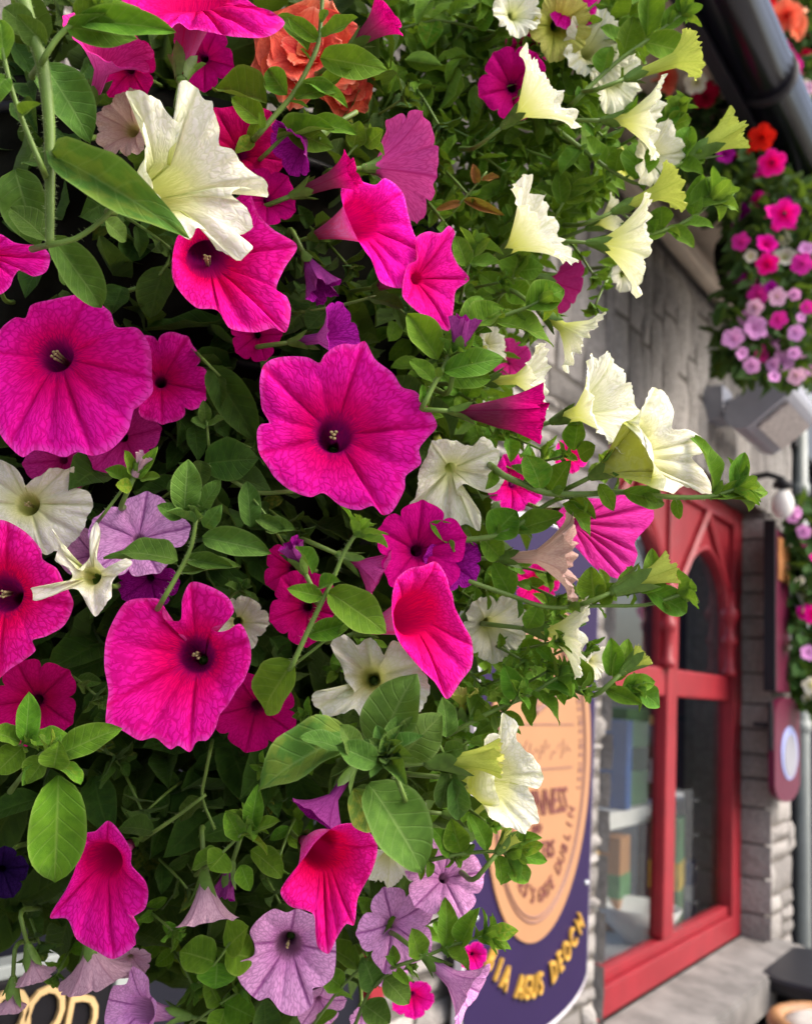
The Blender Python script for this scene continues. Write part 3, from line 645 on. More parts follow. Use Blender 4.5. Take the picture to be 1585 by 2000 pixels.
def stalk(parent, B, axis, length, r=0.0011, drop=0.6, seed=0):
    rr = random.Random(seed); mb = MB()
    end = B - axis * length * .35 + core(B) * length * .3 + (B - EYE).normalized() * length * .8
    pts = catmull([B, B - axis * length * .35, B.lerp(end, .7) - axis * length * .12, end], 10)
    mb.tube(pts, [r * (1 + .5 * i / 9) for i in range(10)], 7)
    return mb.build('stalk', M['stem'], parent, True)
def stamens(parent, T, n, R, seed=0):
    r = random.Random(seed); mb = MB(); a = n.orthogonal().normalized(); b = n.cross(a)
    for k in range(5):
        q = 2 * math.pi * k / 5 + r.random(); d = (a * math.cos(q) + b * math.sin(q)) * R * (.045 if k else 0)
        c = T + d + n * R * (.02 + .05 * r.random())
        mb.tube([T + d * .5 - n * R * .35, T + d * .8 - n * R * .1, c], R * .012, 5)
        mb.ball(c, R * .025, 1, (1, 1, .8))
    return mb.build('stamens', M['anther'], parent, True)
KIND = {'magenta': .0, 'cream': 1, 'lilac': 0}
def ruff(rim, amp, freq, seed, along):
    N = len(rim); out = []
    for k, q in enumerate(rim):
        a = 2 * math.pi * k / N
        z = noise.noise(Vector((math.cos(a) * freq, math.sin(a) * freq, seed * 7.7))) + .5 * noise.noise(Vector((math.cos(a) * freq * 2.3, math.sin(a) * freq * 2.3, seed * 3.3 + 9)))
        out.append(q + along * (amp * z))
    return out
FL = []
def finish(root, kind, B, axis, R, seed, cal, stk, cmat='sepal'):
    if cal: calyx(root, B, axis, cal, cmat, seed=seed)
    if stk: stalk(root, B, axis, stk, seed=seed)
def face(label, kind, d, throat, rim, n=(0, 0, 1), tips=None, cup=0.28, rt=None, base=None, amp=None, freq=None, cal=0.013, stk=0.05, stam=False, group=None, recurve=0.0, N=170, groove=0.05, gpow=1.8, smooth=True):
    """A bloom whose outer edge was measured in the photograph: the edge lies on the tilted plane of its mouth, rippled in depth."""
    seed = len(FL); nv = cdir(*n)
    cx = sum(p[0] for p in rim) / len(rim); cy = sum(p[1] for p in rim) / len(rim); C0 = P(cx, cy, d)
    def onpl(p):
        r = ray(*p); t = (C0 - EYE).dot(nv) / r.dot(nv); lim = d * 1.16
        return EYE + r * max(d * .86, min(lim, t))
    px = catmull([Vector((p[0], p[1], 0)) for p in rim], N, True)
    if kind in ('cream', 'lime'):
        for k, p in enumerate(px):
            a = 2 * math.pi * k / N; j = .045 * noise.noise(Vector((math.cos(a) * 11, math.sin(a) * 11, seed * 3.9))) + .02 * noise.noise(Vector((math.cos(a) * 23, math.sin(a) * 23, seed * 3.9)))
            px[k] = Vector((cx + (p.x - cx) * (1 + j), cy + (p.y - cy) * (1 + j), 0))
    q3 = [onpl((p.x, p.y)) for p in px]
    R = sum((q - C0).length for q in q3) / N
    ruf = kind in ('cream', 'lime', 'blush', 'coral')
    amp = (0.16 if ruf else 0.07) if amp is None else amp; freq = (3.2 if ruf else 1.9) if freq is None else freq
    for k, q in enumerate(q3):
        a = 2 * math.pi * k / N
        z = noise.noise(Vector((math.cos(a) * freq, math.sin(a) * freq, seed * 7.7)))
        q3[k] = EYE + (q - EYE) * (1 + amp * R * z / d)
    rt = R * 0.15 if rt is None else rt
    if ruf:
        for k, q in enumerate(q3):
            a = 2 * math.pi * k / N; q3[k] = EYE + (q - EYE) * (1 + .09 * R / d * noise.noise(Vector((math.cos(a) * 9, math.sin(a) * 9, seed * 4.4))))
    T0 = onpl(throat); T = EYE + (T0 - EYE) * (1 + cup * R / (T0 - EYE).length)
    if base: B = P(base[0], base[1], d + base[2])
    else: B = T - nv * R * 0.95 + Vector((0, 0, -R * .12))
    # order the loop anticlockwise about the facing direction
    s = sum((q3[k] - C0).cross(q3[(k + 1) % N] - C0).dot(nv) for k in range(N))
    if s < 0: q3.reverse(); px.reverse()
    if tips:
        idx = sorted(min(range(N), key=lambda k: (px[k].x - t[0]) ** 2 + (px[k].y - t[1]) ** 2) for t in tips)
    else:
        st = seed * 13 % (N // 5); idx = [st + N * j // 5 for j in range(5)]
    lob = [0.0] * N; m = len(idx)
    for j in range(m):
        a, b = idx[j], idx[(j + 1) % m] + (N if j == m - 1 else 0)
        for k in range(a, b): lob[k % N] = (j + .5 + (k - a) / max(1, b - a)) * 5 / m % 5
    root = empty('petunia_flower', C0, label, 'flower', group); FL.append(root)
    corolla(q3, T, nv, B, rt, lob, M[kind], root, recurve, groove, gpow, seed)
    finish(root, kind, B, (T - B).normalized(), R, seed, cal, stk)
    if stam: stamens(root, T, nv, R, seed)
    return root
def bloom(label, kind, d, mouth, R, n=None, base=None, phase=None, cup=0.4, amp=None, freq=None, notch=0.14, tip=0.06, cal=0.012, stk=0.05, stam=False, group=None, recurve=0.0, squash=1.0, N=140, rt=0.13, gpow=1.8, groove=0.05, fold=0.0, name='petunia_flower'):
    """A bloom from its mouth centre (pixel), size and facing, or from calyx to mouth when seen from the side."""
    seed = len(FL); rr = random.Random(seed * 17 + 3); C0 = P(mouth[0], mouth[1], d + (mouth[2] if len(mouth) > 2 else 0)); Rm = R * d / F
    if base: B = P(base[0], base[1], d + (base[2] if len(base) > 2 else 0))
    if n is None: nv = (C0 - B).normalized()
    else: nv = cdir(*n)
    if not base: B = C0 - nv * Rm * (0.95 + cup)
    ruf = kind in ('cream', 'lime', 'blush', 'coral')
    amp = (0.21 if ruf else 0.10) if amp is None else amp; freq = (3.4 if ruf else 1.7) if freq is None else freq
    if ruf and not base and rt == .13: rt, cup = .2, max(cup, .5)
    a = nv.orthogonal().normalized(); b = nv.cross(a); ph = rr.random() * 6.28 if phase is None else phase
    rim = []; lob = []
    for k in range(N):
        q = 2 * math.pi * k / N; L = (5 * k / N) % 5; x = abs(2 * (L % 1) - 1)
        r = 1 + tip * math.exp(-(x / .14) ** 2) - notch * x ** 4 - 0.07 * math.exp(-((1 - x) / .07) ** 2)
        r *= 1 + 0.10 * noise.noise(Vector((math.cos(q) * 1.5, math.sin(q) * 1.5, seed * 5.1)))
        if ruf: r *= 1 + 0.07 * noise.noise(Vector((math.cos(q) * 6.5, math.sin(q) * 6.5, seed * 2.3))) + 0.03 * noise.noise(Vector((math.cos(q) * 15, math.sin(q) * 15, seed * 1.3)))
        z = amp * (noise.noise(Vector((math.cos(q) * freq, math.sin(q) * freq, seed * 7.7))) + .55 * noise.noise(Vector((math.cos(q) * freq * 2.4, math.sin(q) * freq * 2.4, seed * 3.3))))
        if ruf: z += .05 * noise.noise(Vector((math.cos(q) * 16, math.sin(q) * 16, seed * 6.4))) + .07 * noise.noise(Vector((math.cos(q) * 7, math.sin(q) * 7, seed * 4.4)))
        fo = 1 - fold * (0.5 + 0.5 * math.cos(2 * math.pi * L))
        rim.append(C0 + (a * math.cos(q + ph) + b * math.sin(q + ph) * squash) * (Rm * r * fo) + nv * (Rm * (z - recurve * (0.4 + .6 * (1 - x)))))
        lob.append(L)
    T = C0 - nv * min(cup * Rm, (C0 - B).length * .7)
    root = empty(name, C0, label, 'flower', group); FL.append(root)
    corolla(rim, T, nv, B, Rm * rt, lob, M[kind], root, 0, groove, gpow, seed)
    finish(root, kind, B, (T - B).normalized(), Rm, seed, cal, stk)
    if stam: stamens(root, T, nv, Rm, seed)
    return root
def trumpet(label, kind, d, base, mouth, R, dz=0.0, **k):
    """Seen from the side: calyx pixel, mouth pixel; dz > 0 leans the mouth towards the lens."""
    k.setdefault('cup', 0.75); k.setdefault('rt', 0.16); k.setdefault('gpow', 1.5); k.setdefault('groove', .02)
    return bloom(label, kind, d, (mouth[0], mouth[1], -dz), R, base=(base[0], base[1], 0), **k)
def bud(label, kind, d, base, mouth, R, dz=0.0, **k):
    k.setdefault('cup', 1.6); k.setdefault('rt', 0.55); k.setdefault('gpow', 1.0); k.setdefault('notch', 0.05); k.setdefault('fold', 0.45); k.setdefault('tip', .2)
    k.setdefault('amp', 0.35); k.setdefault('name', 'petunia_bud')
    return bloom(label, kind, d, (mouth[0], mouth[1], -dz), R, base=(base[0], base[1], 0), **k)

# ------------------------------------------------------------------ leaves and shoots
LEAF = {}
def leaf_geo(arch, cup, wav, seed, wide=.45, nx=7, ny=13):
    """unit leaf: length 1 along +y, full width 1, upper face +z"""
    vs = []; fs = []; uv = []
    for j in range(ny):
        t = j / (ny - 1)
        w = 0.5 * (math.sin(math.pi * t ** 0.86) ** 0.66 if 0 < t < 1 else 0); w = max(w, 0.035 if t < .5 else 0.006)
        for i in range(nx):
            s = 2 * i / (nx - 1) - 1
            z = -arch * (t * t) + arch * .35 * t + cup * w * (abs(s) ** 1.4) * .9 + wav * .06 * noise.noise(Vector((s * 1.3, t * 3.2, seed))) - .018 * math.exp(-(s / .12) ** 2)
            z += wav * .035 * abs(s) * math.sin(t * 13 + seed + s)
            y = t + 0.0 * s; vs.append((s * w * (1 + .05 * math.sin(t * 9 + seed * 2)), y - arch * .12 * t * t, z)); uv.append((i / (nx - 1), t))
    UV = []
    for j in range(ny - 1):
        for i in range(nx - 1):
            f = (j * nx + i, j * nx + i + 1, (j + 1) * nx + i + 1, (j + 1) * nx + i); fs.append(f); UV.append([uv[q] for q in f])
    return vs, fs, UV
SPEC = [(.10, .25, .6), (.35, .30, .9), (.60, .2, 1.0), (.2, .55, .8), (-.15, .3, .7), (.45, .7, .5)]
def leaf_mesh(var, mat):
    k = (var, mat)
    if k not in LEAF:
        vs, fs, UV = leaf_geo(*SPEC[var], var * 3.7)
        me = bpy.data.meshes.new('leaf'); me.from_pydata(vs, [], fs); me.materials.append(M[mat])
        me.polygons.foreach_set('use_smooth', [True] * len(fs)); ul = me.uv_layers.new(name='UVMap')
        flat = []
        for fu in UV:
            for a in fu: flat += [a[0], a[1]]
        ul.data.foreach_set('uv', flat); me.update(); LEAF[k] = me
    return LEAF[k]
def leaf(parent, B, T, w, nrm, var, mat, name='leaf'):
    y = T - B; L = y.length; y = y / L; z = nrm - y * nrm.dot(y); z = z.normalized() if z.length > 1e-5 else y.orthogonal().normalized(); x = y.cross(z)
    o = bpy.data.objects.new(name, leaf_mesh(var, mat)); COL.objects.link(o); o.parent = parent
    m = Matrix((x * w, y * L, z * L)).transposed().to_4x4(); m.translation = B - (parent.location if parent else Vector()); o.matrix_local = m
    return o
SH = []
def shoot(label, d, path, leaves=(), auto=0, lsize=70, ros=0, r=5.0, mat='leaf', hair=0, seed=None, ratio=.5, group=None, nros=9, roslean=None, start=.12):
    """path: pixels (x, y[, extra depth]); leaves: (bx, by, tx, ty, width[, base depth, tip depth, variant, roll]) in pixels and metres"""
    seed = len(SH) if seed is None else seed; rr = random.Random(seed * 31 + 5)
    pts = [P(p[0], p[1], d + (p[2] if len(p) > 2 else 0)) for p in path]
    if path[0][0] > 0 and 0 < path[0][1] < 2000: pts.insert(0, pts[0] + (pts[0] - EYE).normalized() * .06 + (pts[0] - pts[1]).normalized() * .008)
    sm = catmull(pts, max(8, 5 * len(pts))); n = len(sm)
    root = empty('petunia_shoot', sm[0], label, 'leafy shoot', group); SH.append(root)
    mb = MB(); rad = [r * d / F * (1 - .45 * i / (n - 1)) for i in range(n)]
    mb.tube(sm, rad, 9)
    mh = MB()
    if hair:
        for _ in range(int(hair * 0.9)):
            i = rr.randrange(n - 1); t = rr.random(); c = sm[i].lerp(sm[i + 1], t); ax = (sm[i + 1] - sm[i]).normalized()
            e = Vector((rr.gauss(0, 1), rr.gauss(0, 1), rr.gauss(0, 1))); e = (e - ax * e.dot(ax)).normalized()
            b0 = c + e * rad[i] * .9; hl = (0.4 + 1.1 * rr.random() ** 2) * 0.0014; side = ax * 0.000055; tipv = b0 + (e + ax * rr.uniform(-.3, .3)) * hl
            mh.add([b0 - side, b0 + side, tipv], [(0, 1, 2)])
    mb.build('stem', M['stem'], root, True)
    if hair > 100: mh.build('hair', M['hair'], root)
    for lf in leaves:
        lf = list(lf) + [None] * (9 - len(lf)); bx, by, tx, ty, w, db, dt, var, roll = lf
        db = db or 0; dt = dt if dt is not None else -0.006; var = rr.randrange(5) if var is None else var; roll = rr.uniform(-.5, .5) if roll is None else roll
        B = P(bx, by, d + db); T = P(tx, ty, d + dt)
        nr = (EYE - B).normalized() + Vector((0, 0, .45)); y = (T - B).normalized(); nr = Matrix.Rotation(roll, 3, y) @ nr
        leaf(root, B, T, w * d / F, nr, var, mat)
    for k in range(auto):
        s = start + (0.96 - start) * (k + .5) / auto; i = min(n - 2, int(s * (n - 1))); c = sm[i].lerp(sm[i + 1], .5); ax = (sm[i + 1] - sm[i]).normalized()
        a = ax.orthogonal().normalized(); q = k * 2.4 + seed; e = a * math.cos(q) + ax.cross(a) * math.sin(q)
        y = (ax * .55 + e * .9 + Vector((0, 0, -.1))).normalized(); L = lsize * d / F * (1.05 - .45 * s) * rr.uniform(.8, 1.2)
        leaf(root, c + e * rad[i] * .7, c + y * L, L * ratio * rr.uniform(.85, 1.15), ax + Vector((0, 0, .3)), rr.randrange(5), mat)
    if ros:
        c = sm[-1]; ax = (sm[-1] - sm[-3]).normalized()
        if roslean: ax = (ax + cdir(*roslean)).normalized()
        a = ax.orthogonal().normalized(); b = ax.cross(a)
        for k in range(nros):
            f = k / nros; q = k * 2.4 + seed; e = a * math.cos(q) + b * math.sin(q); th = .3 + 1.0 * f
            y = (ax * math.cos(th) + e * math.sin(th)).normalized(); L = ros * d / F * (.38 + .62 * f) * rr.uniform(.85, 1.15)
            leaf(root, c - ax * L * .25 * f, c - ax * L * .2 * f + y * L, L * (ratio - .05) * rr.uniform(.85, 1.15), ax - e * .2, [0, 3, 1, 0, 5][k % 5], mat if f > .45 or mat != 'leaf' else 'lime_leaf')
    return root
# ------------------------------------------------------------------ the near hanging basket: blooms measured one by one
# magenta blooms facing the lens
face('large magenta petunia with dark throat and pale anthers, facing the street amid green shoots', 'magenta', .43, (652, 850), [(712,666),(732,701),(767,729),(785,756),(812,765),(838,800),(853,832),(832,858),(818,878),(822,905),(792,930),(790,955),(765,1000),(747,1006),(728,988),(702,996),(667,989),(631,963),(606,971),(565,956),(535,931),(524,913),(506,884),(502,842),(510,828),(526,826),(512,800),(508,770),(507,745),(514,715),(530,702),(560,696),(601,698),(624,709),(632,695),(650,679),(672,671),(695,673)], n=(.08,.02,1), tips=[(712,666),(853,832),(747,1006),(510,885),(512,715)], cup=.22, stam=True, amp=.06, rt=.0085)
face('broad dark-eyed magenta petunia in the shade at the edge, above the cream bloom', 'magenta', .46, (112, 695), [(101,585),(140,577),(172,573),(195,592),(205,600),(217,611),(227,638),(267,640),(285,660),(295,686),(297,731),(298,766),(275,790),(262,800),(250,842),(217,878),(182,890),(150,883),(126,893),(90,882),(66,880),(45,893),(15,868),(0,847),(-25,800),(-30,740),(-15,690),(0,645),(30,620),(50,621),(61,596)], n=(-.05,.15,1), tips=[(172,573),(298,735),(182,890),(15,868),(-20,690)], cup=.30, stam=True, rt=.0085)
face('magenta petunia tilted downwards right beneath the big ruffled white bloom', 'magenta', .43, (405, 505), [(343,470),(336,535),(348,565),(384,601),(424,606),(449,641),(500,649),(535,641),(558,649),(568,606),(560,580),(540,565),(555,525),(580,480),(535,449),(505,419),(484,374),(450,395),(400,410),(365,440)], n=(.1,.25,1), tips=[(343,500),(430,606),(558,649),(580,480),(440,400)], cup=.4, stam=True, rt=.0095, base=(375,420,.05))
face('magenta petunia turned sideways, upper of the overlapping pair right of the white bloom', 'magenta2', .45, (700, 432), [(666,369),(690,351),(732,361),(752,348),(785,374),(797,419),(808,455),(825,495),(800,520),(797,555),(777,563),(742,550),(727,510),(712,490),(692,455),(671,404)], n=(.55,.05,.85), tips=[(690,351),(785,374),(825,495),(777,563),(700,470)], cup=.35, base=(610,462,.03), rt=.010)
face('magenta petunia turned sideways, lower of the overlapping pair right of the white bloom', 'magenta2', .46, (812, 545), [(835,452),(860,455),(876,441),(888,454),(881,485),(893,515),(916,545),(890,568),(886,596),(876,646),(846,631),(800,596),(785,575),(795,520),(815,505),(812,465)], n=(.5,.0,.87), tips=[(885,448),(916,545),(876,646),(795,590),(812,470)], cup=.35, base=(735,560,.03))
face('magenta petunia with one torn notch, low among leaves beneath the twisted pale bloom', 'magenta', .43, (385, 1280), [(373,1137),(405,1143),(444,1165),(457,1193),(439,1216),(414,1226),(422,1234),(444,1231),(469,1218),(487,1251),(490,1290),(476,1330),(464,1345),(445,1378),(430,1395),(420,1425),(404,1446),(385,1448),(371,1469),(348,1456),(333,1464),(303,1441),(273,1446),(237,1426),(209,1419),(208,1385),(212,1350),(204,1300),(207,1251),(222,1211),(247,1175),(283,1168),(313,1172),(320,1208),(338,1213),(353,1211),(356,1170)], n=(.1,.1,1), tips=[(373,1137),(485,1250),(371,1469),(209,1380),(283,1168)], cup=.32, stam=True, rt=.0085)
face('magenta petunia facing right above the cream twisted petals, with a curled inner fold', 'magenta2', .42, (806, 1200), [(851,1097),(871,1125),(878,1150),(883,1160),(888,1185),(906,1222),(921,1251),(921,1300),(900,1330),(873,1365),(848,1332),(825,1310),(790,1270),(770,1232),(765,1170),(775,1130),(800,1110),(825,1105)], n=(.45,-.1,.88), tips=[(851,1097),(921,1260),(873,1365),(780,1260),(775,1130)], cup=.35, base=(700,1235,.02), rt=.010)
face('magenta petunia drooping beside the long green leaf low at the edge', 'magenta2', .44, (205, 1680), [(212,1603),(237,1628),(257,1663),(257,1689),(283,1719),(290,1744),(283,1775),(257,1795),(272,1810),(264,1828),(265,1845),(222,1873),(192,1860),(151,1835),(131,1795),(98,1792),(131,1734),(150,1690),(156,1663),(167,1628),(187,1623)], n=(-.15,-.1,1), tips=[(212,1603),(290,1744),(222,1873),(98,1792),(165,1630)], cup=.40, base=(262,1645,.04), rt=.009)
face('magenta petunia hanging long and narrow over the veined lilac bloom', 'magenta2', .42, (630, 1660), [(596,1673),(548,1739),(565,1769),(611,1785),(616,1825),(621,1850),(641,1863),(656,1835),(676,1805),(691,1807),(699,1754),(727,1699),(737,1650),(715,1620),(690,1608),(656,1613),(616,1645)], n=(.15,-.1,1), tips=[(548,1739),(641,1863),(691,1807),(737,1650),(640,1615)], cup=.45, base=(590,1640,.05), rt=.010)
face('magenta petunia cut by the frame edge, anthers showing, beside the twisted pale bloom', 'magenta', .43, (8, 1160), [(8,1016),(50,1039),(81,1074),(84,1092),(111,1110),(124,1135),(133,1150),(144,1180),(126,1221),(90,1243),(64,1251),(70,1270),(45,1291),(20,1307),(-20,1338),(-60,1320),(-110,1250),(-110,1150),(-70,1060),(-20,1020)], n=(.05,.05,1), tips=[(15,1018),(144,1180),(0,1330),(-110,1220),(-80,1070)], cup=.28, stam=True, rt=.009)
face('magenta petunia at the edge, only its wavy lip in view under the thick stem', 'magenta', .45, (-30, 500), [(0,457),(30,474),(60,478),(81,480),(98,500),(91,530),(66,540),(40,527),(28,540),(20,560),(0,575),(-60,570),(-90,500),(-50,460)], n=(.1,.3,1), cup=.3)
face('magenta petunia seen from below at the top, pale veined tube over the white bloom', 'magenta2', .41, (385, 5), [(272,66),(300,62),(323,66),(348,45),(370,58),(384,58),(424,66),(469,73),(525,71),(556,45),(530,22),(505,15),(484,0),(440,-40),(350,-55),(270,-40),(235,10)], n=(-.05,.72,.70), cup=.35, base=(355,150,.0), rt=.014, amp=.04, gpow=1.4, cal=.016)
trumpet('magenta petunia trumpet with dark lines, its back turned, at the top beside the thick stem', 'pink', .44, (182, 200), (215, 80), 84, .02, amp=.12)
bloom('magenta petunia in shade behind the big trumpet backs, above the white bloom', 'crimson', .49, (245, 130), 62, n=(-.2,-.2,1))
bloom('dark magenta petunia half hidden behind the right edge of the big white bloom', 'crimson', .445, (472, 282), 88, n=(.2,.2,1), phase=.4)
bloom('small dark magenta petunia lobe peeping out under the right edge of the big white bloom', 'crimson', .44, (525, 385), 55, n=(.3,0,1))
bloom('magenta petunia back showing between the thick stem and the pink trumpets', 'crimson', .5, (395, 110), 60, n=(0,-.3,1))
trumpet('pale magenta petunia seen from behind like an open fan, beside the dark hollow', 'pink', .48, (712, 328), (800, 322), 108, -.012, amp=.16)
trumpet('dusky magenta petunia folded nearly shut, pointing right under the coral bloom', 'wine', .44, (575, 380), (690, 335), 40, .01, rt=.4, cup=1.2, fold=.35)
trumpet('half-closed magenta petunia at the top, pointing up beside the coral bloom', 'wine', .45, (685, 92), (762, 28), 46, .01, rt=.4, cup=1.0, fold=.35)
bud('half-open magenta bud lying level under the pale trumpets, striped dark', 'wine', .43, (885, 803), (1058, 812), 52, .01, amp=.2, tip=.25)
face('pink petunia seen from behind, hanging beneath the long hairy stem', 'pink', .50, (1118, 1020), [(1270,984),(1275,1014),(1239,1059),(1244,1084),(1219,1130),(1169,1115),(1128,1074),(1095,1040),(1085,1005),(1128,975),(1189,973),(1230,960)], n=(.45,.1,.85), tips=[(1270,990),(1244,1080),(1219,1130),(1100,1045),(1150,973)], cup=.15, base=(1068,1000,.01))
bloom('dark magenta petunia behind the long hairy stem, next to the ruffled cream double', 'magenta', .52, (1008, 945), 58, n=(.3,0,1))
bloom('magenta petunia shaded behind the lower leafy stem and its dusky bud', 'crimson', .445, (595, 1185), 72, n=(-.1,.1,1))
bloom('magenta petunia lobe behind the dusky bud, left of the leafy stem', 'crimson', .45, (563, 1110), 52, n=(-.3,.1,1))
trumpet('pink petunia back with crimson lines between the leafy stem and the folded magenta bloom', 'pink', .45, (665, 1085), (745, 1120), 62, .0)
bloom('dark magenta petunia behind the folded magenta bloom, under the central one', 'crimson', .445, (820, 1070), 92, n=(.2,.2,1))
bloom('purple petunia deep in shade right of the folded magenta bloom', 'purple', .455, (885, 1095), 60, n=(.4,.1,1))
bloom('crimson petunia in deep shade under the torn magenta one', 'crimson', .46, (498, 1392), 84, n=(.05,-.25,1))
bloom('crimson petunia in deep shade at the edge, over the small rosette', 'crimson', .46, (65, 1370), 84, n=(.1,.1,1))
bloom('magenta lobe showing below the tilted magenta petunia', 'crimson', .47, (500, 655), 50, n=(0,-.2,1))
bloom('magenta petunia tucked behind the broad dark-eyed bloom', 'magenta', .485, (312, 738), 92, n=(.2,.1,1))
bloom('purplish magenta petunia low behind the broad dark-eyed bloom', 'pink', .49, (235, 855), 76, n=(.1,-.1,1))
bloom('purplish magenta petunia peeping between the broad bloom and the cream one', 'pink', .49, (115, 900), 66, n=(0,-.1,1))
trumpet('dark purple petunia lying sideways above the large central magenta bloom', 'purple', .455, (572, 668), (668, 655), 66, .01)
trumpet('purple petunia back hanging over the long narrow magenta one', 'purple', .45, (690, 1500), (622, 1600), 66, .01)
trumpet('violet petunia folded under the upright leafy stem near the coral bloom', 'purple', .44, (640, 250), (565, 292), 56, .01)
bud('withered violet bloom hanging between the two magenta groups', 'purple', .46, (596, 500), (632, 570), 34, .01)
bloom('blurred magenta petunia high up behind the first white trumpet', 'crimson', .56, (1005, 165), 70, n=(.1,-.2,1))
bloom('blurred magenta petunia in the dark, higher of two by the dried calyx', 'crimson', .63, (1030, 85), 46, n=(.3,.2,1))
bloom('bright magenta petunia hanging into view at the very top, over the pale trumpets', 'magenta', .56, (1118, -5), 58, n=(.2,-.2,1))
trumpet('magenta petunia lobe hanging behind the two white trumpets in the middle distance', 'crimson', .58, (1050, 540), (1105, 560), 56, -.01)
bloom('magenta petunia blurred behind the dusky bud and leafy tip', 'pink', .60, (1000, 705), 44, n=(.2,0,1))
bloom('magenta bit of petunia between the white trumpets, below the half-open bud', 'magenta', .56, (1115, 890), 36, n=(.3,0,1))
bloom('magenta petunia scrap below the pink one seen from behind', 'magenta', .56, (1050, 1140), 46, n=(.3,-.3,1))
bloom('small magenta petunia low between the lilac ones and the navy sign', 'magenta', .60, (808, 1952), 42, n=(.2,-.2,1))
bloom('small magenta petunia peeping above the lowest lilac trumpet', 'magenta', .62, (925, 1868), 28, n=(.3,0,1))
bloom('almost black petunia at the edge near the long green leaf', 'ink', .46, (0, 1705), 52, n=(.2,0,1))
bud('dusky maroon bud upright among the leafy tip right of the magenta pair', 'purple', .43, (893, 690), (908, 622), 30, .005)
bud('tiny closed pinkish bud on the little rosette below the broad magenta bloom', 'pale', .43, (264, 928), (282, 888), 15, .004, cal=.008)
bud('dusky plum bud among small leaves on the lower leafy stem', 'purple', .42, (592, 1112), (568, 1062), 24, .005, cal=.012)
bud('dark plum bud hanging over the pale pink trumpet', 'purple', .46, (452, 1690), (433, 1748), 24, .005)
# cream and white blooms
face('big ruffled white petunia, yellow at heart, sharp in front of the magenta ones', 'cream', .385, (318, 370), [(245,182),(272,177),(312,196),(323,215),(350,240),(362,215),(352,185),(348,162),(365,160),(384,170),(396,190),(414,197),(418,220),(429,247),(429,283),(454,293),(470,315),(490,335),(520,353),(520,386),(500,372),(474,366),(452,379),(470,395),(484,409),(492,439),(478,455),(464,460),(492,479),(478,500),(459,507),(440,496),(424,490),(418,470),(409,459),(395,447),(384,444),(378,458),(373,464),(348,459),(340,430),(328,409),(315,389),(300,372),(290,340),(283,303),(278,237),(262,205)], n=(.28,.12,.95), tips=[(262,178),(384,170),(520,370),(459,507),(340,440)], cup=.42, base=(240,400,.035), rt=.011, amp=.24, freq=4.6, gpow=1.5, groove=.05, cal=.016)
face('flat cream petunia with green eye at the edge below the broad magenta bloom', 'cream', .47, (55, 985), [(0,898),(30,913),(45,935),(48,953),(62,938),(81,928),(101,913),(125,918),(144,913),(141,948),(160,955),(177,963),(182,990),(170,1010),(160,1040),(145,1058),(115,1075),(85,1082),(70,1062),(30,1060),(0,1045),(-40,1000),(-50,950),(-30,905)], n=(.05,.15,1), tips=[(15,905),(125,915),(180,985),(90,1080),(-45,980)], cup=.18, stam=True, amp=.07, rt=.006)
face('withered pale bloom twisted into five thin arms over the cut magenta one', 'cream', .40, (180, 1125), [(103,1034),(115,1052),(121,1074),(140,1100),(161,1115),(174,1092),(179,1069),(175,1048),(189,1018),(197,1039),(192,1062),(189,1084),(200,1110),(227,1102),(247,1090),(257,1100),(245,1112),(232,1122),(219,1137),(217,1165),(202,1186),(187,1203),(172,1184),(152,1150),(131,1152),(91,1168),(66,1172),(62,1148),(101,1148),(144,1126),(130,1108),(108,1095),(113,1064)], n=(0,.1,1), cup=.3, rt=.004, amp=.25, freq=3, groove=.12, cal=.006)
face('frilled cream double petunia hanging right of the large central magenta bloom', 'cream', .46, (880, 915), [(846,860),(886,862),(908,870),(929,868),(938,855),(950,853),(974,883),(972,908),(959,913),(984,938),(975,955),(957,963),(930,955),(905,945),(891,963),(915,975),(936,999),(938,1020),(936,1037),(918,1028),(901,1024),(890,1038),(876,1039),(860,1022),(846,1014),(820,1018),(795,1014),(793,989),(812,970),(815,943),(820,915),(835,885)], n=(.1,-.1,1), cup=.35, amp=.26, freq=4.5, groove=.12, base=(850,850,.05))
face('cream twisted petunia with torn ruffles above the big leaf rosette', 'cream', .43, (728, 1325), [(644,1256),(660,1243),(671,1239),(688,1250),(697,1261),(710,1250),(725,1246),(740,1262),(752,1281),(758,1262),(767,1251),(785,1258),(800,1275),(825,1310),(838,1345),(822,1385),(780,1400),(735,1392),(707,1401),(690,1385),(665,1396),(636,1398),(608,1362),(622,1348),(640,1352),(666,1364),(692,1352),(676,1330),(666,1300)], n=(.0,.1,1), cup=.4, amp=.25, freq=4, groove=.10, rt=.006)
trumpet('cream trumpet leaning right, left one of the pair on the long hairy stem', 'cream', .46, (1082, 822), (1198, 785), 100, .02, amp=.10, phase=.6)
face('cream trumpet, right one of the pair at the end of the long hairy stem', 'cream', .44, (1238, 890), [(1270,759),(1295,765),(1315,802),(1312,837),(1345,840),(1371,857),(1373,883),(1350,893),(1376,923),(1389,963),(1360,960),(1335,950),(1315,963),(1295,958),(1300,938),(1275,903),(1254,863),(1249,822),(1258,787)], n=(.70,.1,.71), tips=[(1280,760),(1368,860),(1389,963),(1300,958),(1250,830)], cup=.5, base=(1160,928,.0), rt=.016, amp=.12, gpow=1.3, cal=.014)
trumpet('white trumpet facing up and right, topmost sharp one against dark leaves', 'cream', .50, (985, 244), (1076, 172), 90, .011, phase=.2)
trumpet('frilled white trumpet over the dried brown calyx, middle of the basket side', 'cream', .50, (968, 502), (1066, 432), 98, .014, phase=1.0)
trumpet('frilled white trumpet nearest the bare stone wall, pointing right', 'cream', .51, (1152, 474), (1254, 480), 94, .004, phase=1.8)
